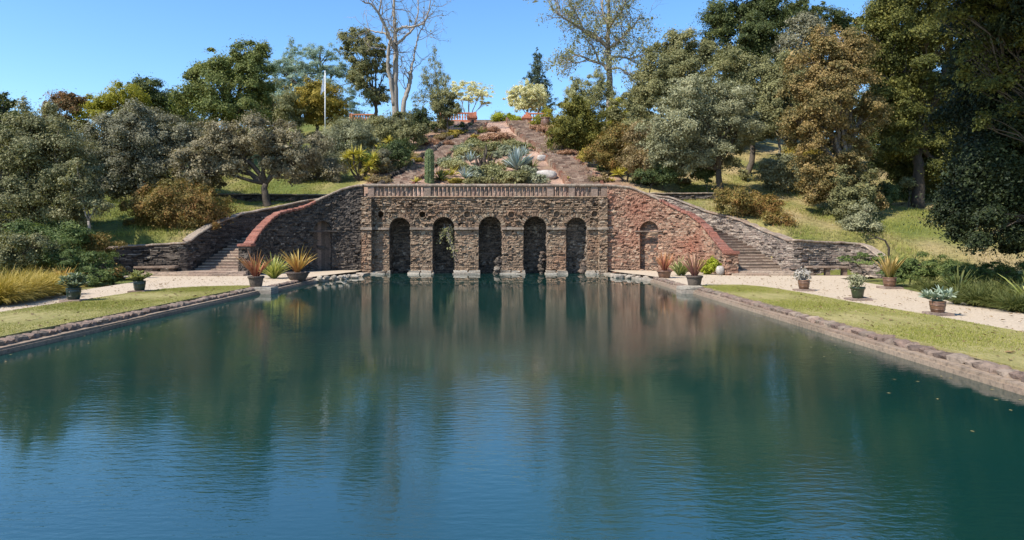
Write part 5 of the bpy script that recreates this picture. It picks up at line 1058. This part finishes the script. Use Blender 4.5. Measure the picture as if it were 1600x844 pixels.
# (kind, x, y on the photo, scale, words)
PL = [(0, 745, 225, .9, "sage green cushion near the top of the bed"), (0, 770, 232, 1.1, "sage cushion under the pink patch"), (1, 790, 240, 1.2, "silvery cushion in the upper middle of the bed"), (0, 722, 244, 1.1, "sage cushion along the left steps"),
      (1, 700, 256, 1.2, "silvery cushion right of the cactus top"), (6, 712, 250, 1.0, "grassy tuft among silvery cushions"), (1, 740, 276, 1.3, "silvery cushion right of the narrow agave"), (0, 765, 272, 1.2, "grey sage cushion below the dark stems"), (2, 790, 286, 1.3, "olive cushion before the largest agave, left side"),
      (2, 815, 284, 1.5, "broad olive cushion before the largest agave"), (1, 838, 284, 1.0, "blue grey cushion left of the long boulder"), (2, 820, 262, 1.2, "olive cushion right of the largest agave"), (5, 832, 258, .9, "spiky green tuft left of the upper boulder"), (0, 810, 240, 1.1, "sage cushion by the wide steps"),
      (2, 815, 232, .9, "olive cushion highest by the wide steps"), (6, 780, 258, 1.1, "dry grass tuft above the largest agave"), (6, 770, 262, .9, "dry grass tuft beside the dark stems"), (3, 782, 216, 1.6, "flat pinkish cushion at the top of the bed"), (3, 765, 218, 1.3, "flat pink cushion left of the other pink one"), (4, 745, 240, 1.3, "tan cushion left of the dark stems"),
      (8, 732, 240, .7, "round dark green cushion by the left steps"), (8, 738, 220, .9, "dark green cushion at the top of the left steps"), (7, 715, 284, 1.0, "yellow olive cushion behind the coping by the agave"), (2, 742, 286, .8, "low olive cushion at the coping"), (5, 779, 278, .8, "spiky tuft left of the largest agave"), (1, 798, 258, 1.0, "silvery cushion behind the largest agave"),
      (0, 760, 246, .9, "sage cushion just above the dark stems"), (1, 775, 244, .9, "silvery cushion above the dry tuft"), (5, 752, 205, .9, "spiky tuft on the top landing"), (3, 760, 203, 1.3, "thin pink cushion beside the top landing"), (7, 690, 270, .8, "yellow olive cushion behind the dark yucca"), (0, 708, 262, 1.1, "sage cushion between yellow yucca and steps"), (2, 755, 284, .8, "olive cushion near the flat stone"),
      (7, 700, 212, 1.3, "yellow cushion on the bank left of the steps"), (7, 715, 208, 1.3, "yellow cushion under the clipped hedge"), (4, 690, 216, 1.3, "tan cushion on the pink bank"), (3, 672, 222, 1.6, "pinkish ground patch left of the steps"), (3, 690, 224, 1.2, "pinkish ground cover by the kerb of the left steps"), (5, 645, 232, 1.0, "spiky tuft above the dark evergreen clump"), (4, 655, 244, 1.2, "tan cushion left of the kerb"), (6, 640, 248, 1.2, "dry tuft below the spiky one"), (0, 632, 238, 1.0, "sage cushion beside the dark evergreen clump"), (7, 650, 250, .9, "yellow cushion near the kerb of the left steps"),
      (4, 600, 268, 1.6, "tan mound beside the yellow yuccas"), (4, 612, 258, 1.3, "tan cushion above the tan mound"), (2, 622, 262, 1.0, "olive cushion at the lower left kerb"), (4, 590, 284, 1.2, "tan cushion behind the left coping"),
      (3, 858, 205, 1.5, "pink ground patch below the urn"), (3, 870, 212, 1.5, "pink patch right of the upper wide steps"), (3, 845, 200, 1.2, "pink cushion beside the terracotta pier"), (4, 880, 225, 1.3, "tan cushion under the domed shrub"), (3, 888, 238, 1.1, "pink cushion by the middle of the wide steps"), (6, 868, 222, 1.0, "dry tuft at the edge of the wide steps"), (2, 895, 228, 1.2, "olive cushion below the domed shrub"), (5, 838, 192, 1.0, "spiky tuft before the short balustrade"),
      (8, 942, 266, 1.2, "dark green cushion right of the blue agave"), (4, 938, 282, 1.3, "tan cushion above the right coping"), (4, 955, 272, 1.2, "tan cushion beside the yellow yucca"), (2, 970, 262, 1.4, "olive cushion below the autumn shrub"), (7, 910, 250, 1.0, "yellow cushion at the right kerb"), (8, 1000, 284, 1.0, "green cushion right of the two headed yucca"), (2, 1010, 286, .9, "low olive cushion near the right low wall"), (4, 1065, 284, 1.0, "tan cushion on the dry slope by the low wall"), (0, 735, 231, 1.0, "sage cushion on the upper left of the bed"), (2, 755, 235, .9, "olive cushion in the upper middle of the bed"), (0, 800, 226, .9, "sage cushion just below the top right of the bed"), (6, 786, 224, 1.0, "dry grass tuft below the pink patch"), (1, 720, 234, .9, "silvery cushion along the upper left steps"), (7, 745, 213, .9, "yellow cushion on the top left corner of the bed"), (1, 830, 270, .9, "silvery cushion behind the long boulder"), (7, 700, 192, .9, "yellow cushion under the long balustrade")]
used = set()
for i, (k, px, py, sc, lab) in enumerate(PL):
    o = PROTO[k] if k not in used else copy_tree(PROTO[k]); used.add(k)
    p = hpos(px, py + 3); o.location = (p[0], p[1], p[2] - .03); o.rotation_euler = (0, 0, RNG.uniform(0, 6.28)); s = sc * 1.3 * RNG.uniform(.9, 1.1); o.scale = (s, s, s * RNG.uniform(.85, 1.15))
    tag(o, lab, "plant", "low plants on the hillside bed")

# flagpole with a limp pale flag
D = 79; x = PX(508, D); zb = gh(x, D); zt = float(at(508, 113, D)[2]); root = thing("flagpole", "white flagpole with a limp pale flag on the left hill", "flagpole", (x, D, zb)); og = np.array((x, D, zb))
mb = MB(); mb.tube([(x, D, zb - .3), (x, D, zt)], [.08, .05], 10); mb.build("pole", M['white_paint'], root, True, og)
mb = MB(); rock(mb, (x, D, zt + .08), (.1, .1, .1), 0, 0, ICO2, .5, 0); mb.build("finial", M['white_paint'], root, True, og)
M['flag'] = plain_mat("flag_cloth", (.62, .66, .72), .15, 2)
mb = MB(); uu = np.linspace(0, 1, 12); vv = np.linspace(0, 1, 10); U, V_ = np.meshgrid(uu, vv, indexing='ij')
mb.grid(np.stack([x - .1 - .42 * U * (.4 + .6 * V_) , D + .12 * np.sin(U * 9 + V_ * 2), zt - .25 - 1.9 * V_ - .5 * U], -1)); mb.build("flag", M['flag'], root, True, og)

# bare arching branch beside the right curled wall, pale dead branch in the left tree
p0 = at(1388, 398, 38.5); p1 = at(1352, 378, 38.5); mb = MB(); mb.tube([p0 - (0, 0, .6), at(1389, 388, 38.5), at(1383, 376, 38.4), at(1370, 371, 38.3), at(1358, 374, 38.3), p1], [.06, .06, .05, .045, .03, .015], 6); mb.tube([at(1370, 371, 38.3), at(1360, 366, 38.1), at(1352, 366, 38)], [.03, .02, .008], 5)
tag(mb.build("bare_branch", M['bark'], smooth=True), "bare dark branch arching over the grass by the curled wall", "branch")

# rocks along the water under the wings, dripping tufa rocks inside the arches, the vine
def rocks_on(label, pts, mat='white_stone'):
    for i, (px, py, z, s, lab) in enumerate(pts):
        x, y = gpx(px, py, z); mb = MB(); s *= .75; rock(mb, (x, y, z), (s * RNG.uniform(.9, 1.4), s * RNG.uniform(.7, 1), s * RNG.uniform(.45, .8)), RNG.uniform(0, 3), .35); tag(mb.build("ledge_rock", M[mat]), label, "rock", "rocks along the waterline")
RL = [(492 + 9 * i, 438 - 1.05 * i + (i % 2) * 1.2, .1, .24 + .1 * ((i * 7) % 3) / 2, 0) for i in range(9)] + [(500 + 11 * i, 434.5 - .7 * i, .25, .2, 0) for i in range(5)]
rocks_on("pale rough rock on the ledge at the shaded wing's waterline", RL)
RL = [(958 + 8 * i, 430.5 + .5 * i + (i % 2) * .9, .1, .22 + .1 * ((i * 5) % 3) / 2, 0) for i in range(8)]
rocks_on("pale rough rock on the ledge at the sunlit wing's waterline", RL)
for poly, lab in (([(-11.2, 36), (-10.55, 38.5), (-10.2, 40.5), (-9.7, 42.7), (-9.4, 45), (-9.3, 47), (-10.4, 47), (-12.5, 44), (-13, 38)], 0), ([(8.3, 38), (7.9, 40.5), (7.3, 42.6), (6.8, 45), (6.6, 47), (8, 47), (9.8, 44), (10, 38)], 0)):
    bm = bmesh.new(); poly = dens(poly, .5); vs = [bm.verts.new((x + RNG.normal(0, .03), y + RNG.normal(0, .03), .11)) for x, y in poly]; f = bm.faces.new(vs); r = bmesh.ops.extrude_face_region(bm, geom=[f])
    for v in r['geom']:
        if isinstance(v, bmesh.types.BMVert): v.co.z -= .7
    bmesh.ops.recalc_face_normals(bm, faces=bm.faces[:]); bmesh.ops.triangulate(bm, faces=bm.faces[:]); me = bpy.data.meshes.new("stone_ledge"); bm.to_mesh(me); bm.free(); me.materials.append(M['white_stone']); o = bpy.data.objects.new("stone_ledge", me); COL.objects.link(o); struct(o)
TUFA = [(1, .45, "rough dark tufa stones stacked in the middle arch", -1.145), (1, .62, "tufa boulder stack at the right side of the fourth arch", 1.94), (1, .4, "small dark tufa pile in the fifth arch", 4.80)]
for k, (_, s, lab, cx) in enumerate(TUFA):
    root = thing("tufa_stack", lab, "rock stack", (cx + .35, YW + .5, 0)); og = np.array((cx + .35, YW + .5, 0)); hh = (1.1, 1.6, .7)[k]
    for i in range(14):                                            # a leaning heap of small broken rocks against the right jamb
        f = (i % 7) / 7; z = .06 + f * hh; w = .42 * (1 - .7 * f); mb = MB(); q = RNG.uniform(.13, .24)
        rock(mb, og + (.36 - w / 2 * RNG.uniform(0, 1.6) - .05, RNG.uniform(-.2, .2), z), (q, q * RNG.uniform(.7, 1.1), q * RNG.uniform(.5, .9)), RNG.uniform(0, 3), .55, ICO2, None, .25)
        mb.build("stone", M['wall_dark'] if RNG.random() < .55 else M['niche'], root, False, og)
root = thing("climbing_vine", "thin green vine hanging in the second arch", "vine", (-4.2, YW + .25, 3.2)); og = np.array((-4.2, YW + .25, 3.2)); mb, st = MB(), MB(); rng = nrng()
for k in range(9):
    e = og + (rng.uniform(-.5, .65), rng.uniform(-.1, .2), -rng.uniform(.6, 1.2)); 
    if k > 5: e = og + (rng.uniform(.4, .75), rng.uniform(-.3, -.1), -rng.uniform(1.6, 3.0))
    Q = bez(og + (rng.uniform(-.3, .4), .1, rng.uniform(0, .3)), e, (rng.normal(0, .2), 0, 0), 9, rng); st.tube(Q, .016, 4, .8, False)
    P = np.repeat(Q[2:], 5, 0) + rng.normal(0, .09, (35, 3)); leaves(mb, P, rng.normal(0, .3, P.shape) + (0, -.6, .4), .12, .07, rng)
st.build("stem", M['twig'], root, origin=og); mb.build("leaves", M['olivegrey'], root, origin=og)

def litter(name, pts, L, cols, seed, z, float_=False):
    rng = np.random.default_rng(seed); mb = MB(); n = len(pts); P = np.concatenate([pts, np.full((n, 1), z)], 1); Nn = np.tile((0, 0, 8. if float_ else 2.5), (n, 1)).astype(float)
    if float_:
        a = rng.uniform(0, 6.28, n); A = np.stack([np.cos(a), np.sin(a), 0 * a], 1) * L; B = np.stack([-np.sin(a), np.cos(a), 0 * a], 1) * L * .6
        mb.add(np.stack([P - A, P + B, P + A, P - B], 1).reshape(-1, 3), [np.arange(4 * n).reshape(-1, 4)], .5)
    else: leaves(mb, P, Nn, L, L * .6, rng)
    return struct(mb.build(name, leaf_mat(name, cols, trans=.05), origin=(0, 0, 0)), "stuff")
_r = np.random.default_rng(77)
n_ = 2600; lx = np.concatenate([_r.uniform(-18.5, -11.8, n_ // 2), _r.uniform(9, 17, n_ // 2)]); ly = _r.uniform(10, 40, n_)
litter("fallen_leaves", np.stack([lx, ly], 1), .075, [(.12, .08, .04), (.2, .13, .06), (.25, .17, .08)], 6, ZG + .05)
fx = np.concatenate([-11 + np.abs(_r.normal(0, 1.2, 70)), 8.35 - np.abs(_r.normal(0, 1.2, 70)), _r.uniform(-10, 8, 50)]); fy = np.concatenate([_r.uniform(8, 38, 140), _r.uniform(34, 46, 50)])
litter("floating_leaves", np.stack([fx, fy], 1), .035, [(.2, .15, .06), (.3, .24, .1), (.22, .2, .08)], 7, .006, True)
# ------------------------------------------------------------------ grass that nobody could count
def blades_on(name, area, n, L, w, mat, seed, zoff=0, hmask=None):
    rng = np.random.default_rng(seed); x0, x1, y0, y1 = area; x = rng.uniform(x0, x1, n); y = rng.uniform(y0, y1, n); ok = np.ones(n, bool) if hmask is None else hmask(x, y); x, y = x[ok], y[ok]; n = len(x)
    z = (hill(x, y) if zoff == 0 else np.full(n, zoff)) - .01; l = L * rng.uniform(.5, 1.4, n) * (.7 + .5 * np.sin(x * .8) * np.sin(y * .9)); a = rng.uniform(0, 6.28, n); tl = rng.normal(0, .35, (n, 2))
    B = np.stack([x, y, z], 1); sd = np.stack([np.cos(a), np.sin(a), 0 * a], 1) * w; T = B + np.stack([tl[:, 0] * l, tl[:, 1] * l, l], 1)
    V = np.stack([B - sd, B + sd, T], 1).reshape(-1, 3); tn = np.stack([np.zeros(n), np.zeros(n), np.ones(n)], 1) * .5 + np.repeat(rng.uniform(0, .5, n)[:, None], 3, 1)
    mb = MB(); mb.add(V, [np.arange(3 * n).reshape(-1, 3)], tn.reshape(-1)); return struct(mb.build(name, M[mat], origin=(0, 0, 0)), "stuff")
def out_of_stairs(x, y):
    return ~(((x < LCX) & (y > CY) & (rel(x, y, LCX, LRO + .6, RYO + .6) < 1)) | ((x > RCX) & (y > CY) & (rel(x, y, RCX, RRO + .6, RYO + .6) < 1)) | ((y < CY + .6) & (x > -23.8) & (x < 22)) | ((np.abs(x + 1.5) < 14) & (y > 47)))
wavy = lambda x, y, s: np.sin(x * .35 + s) * np.sin(y * .31) + .6 * np.sin(x * .9 + y * .6)
blades_on("hillside_grass", (-42, -11, 34, 62), 90000, .22, .016, 'grass_green', 1, hmask=out_of_stairs)
blades_on("hillside_grass", (12, 46, 33, 62), 70000, .2, .016, 'grass_green', 2, hmask=lambda x, y: out_of_stairs(x, y) & (wavy(x, y, 2) < .4))
blades_on("hillside_grass", (9, 46, 33, 72), 70000, .2, .016, 'grass_dry', 3, hmask=lambda x, y: out_of_stairs(x, y) & (wavy(x, y, 2) > -.3))
inside = lambda poly: (lambda x, y: np.logical_xor.reduce([((a[1] > y) != (b_[1] > y)) & (x < (b_[0] - a[0]) * (y - a[1]) / (b_[1] - a[1] + 1e-12) + a[0]) for a, b_ in zip(poly, poly[1:] + poly[:1])]))
blades_on("lawn_grass", (-15.5, -11.5, 12, 32), 90000, .045, .008, 'grass_green', 4, ZG + .035, inside(LL))
blades_on("lawn_grass", (8.9, 12.5, 9, 32.5), 90000, .045, .008, 'grass_green', 5, ZG + .035, inside(LRp))
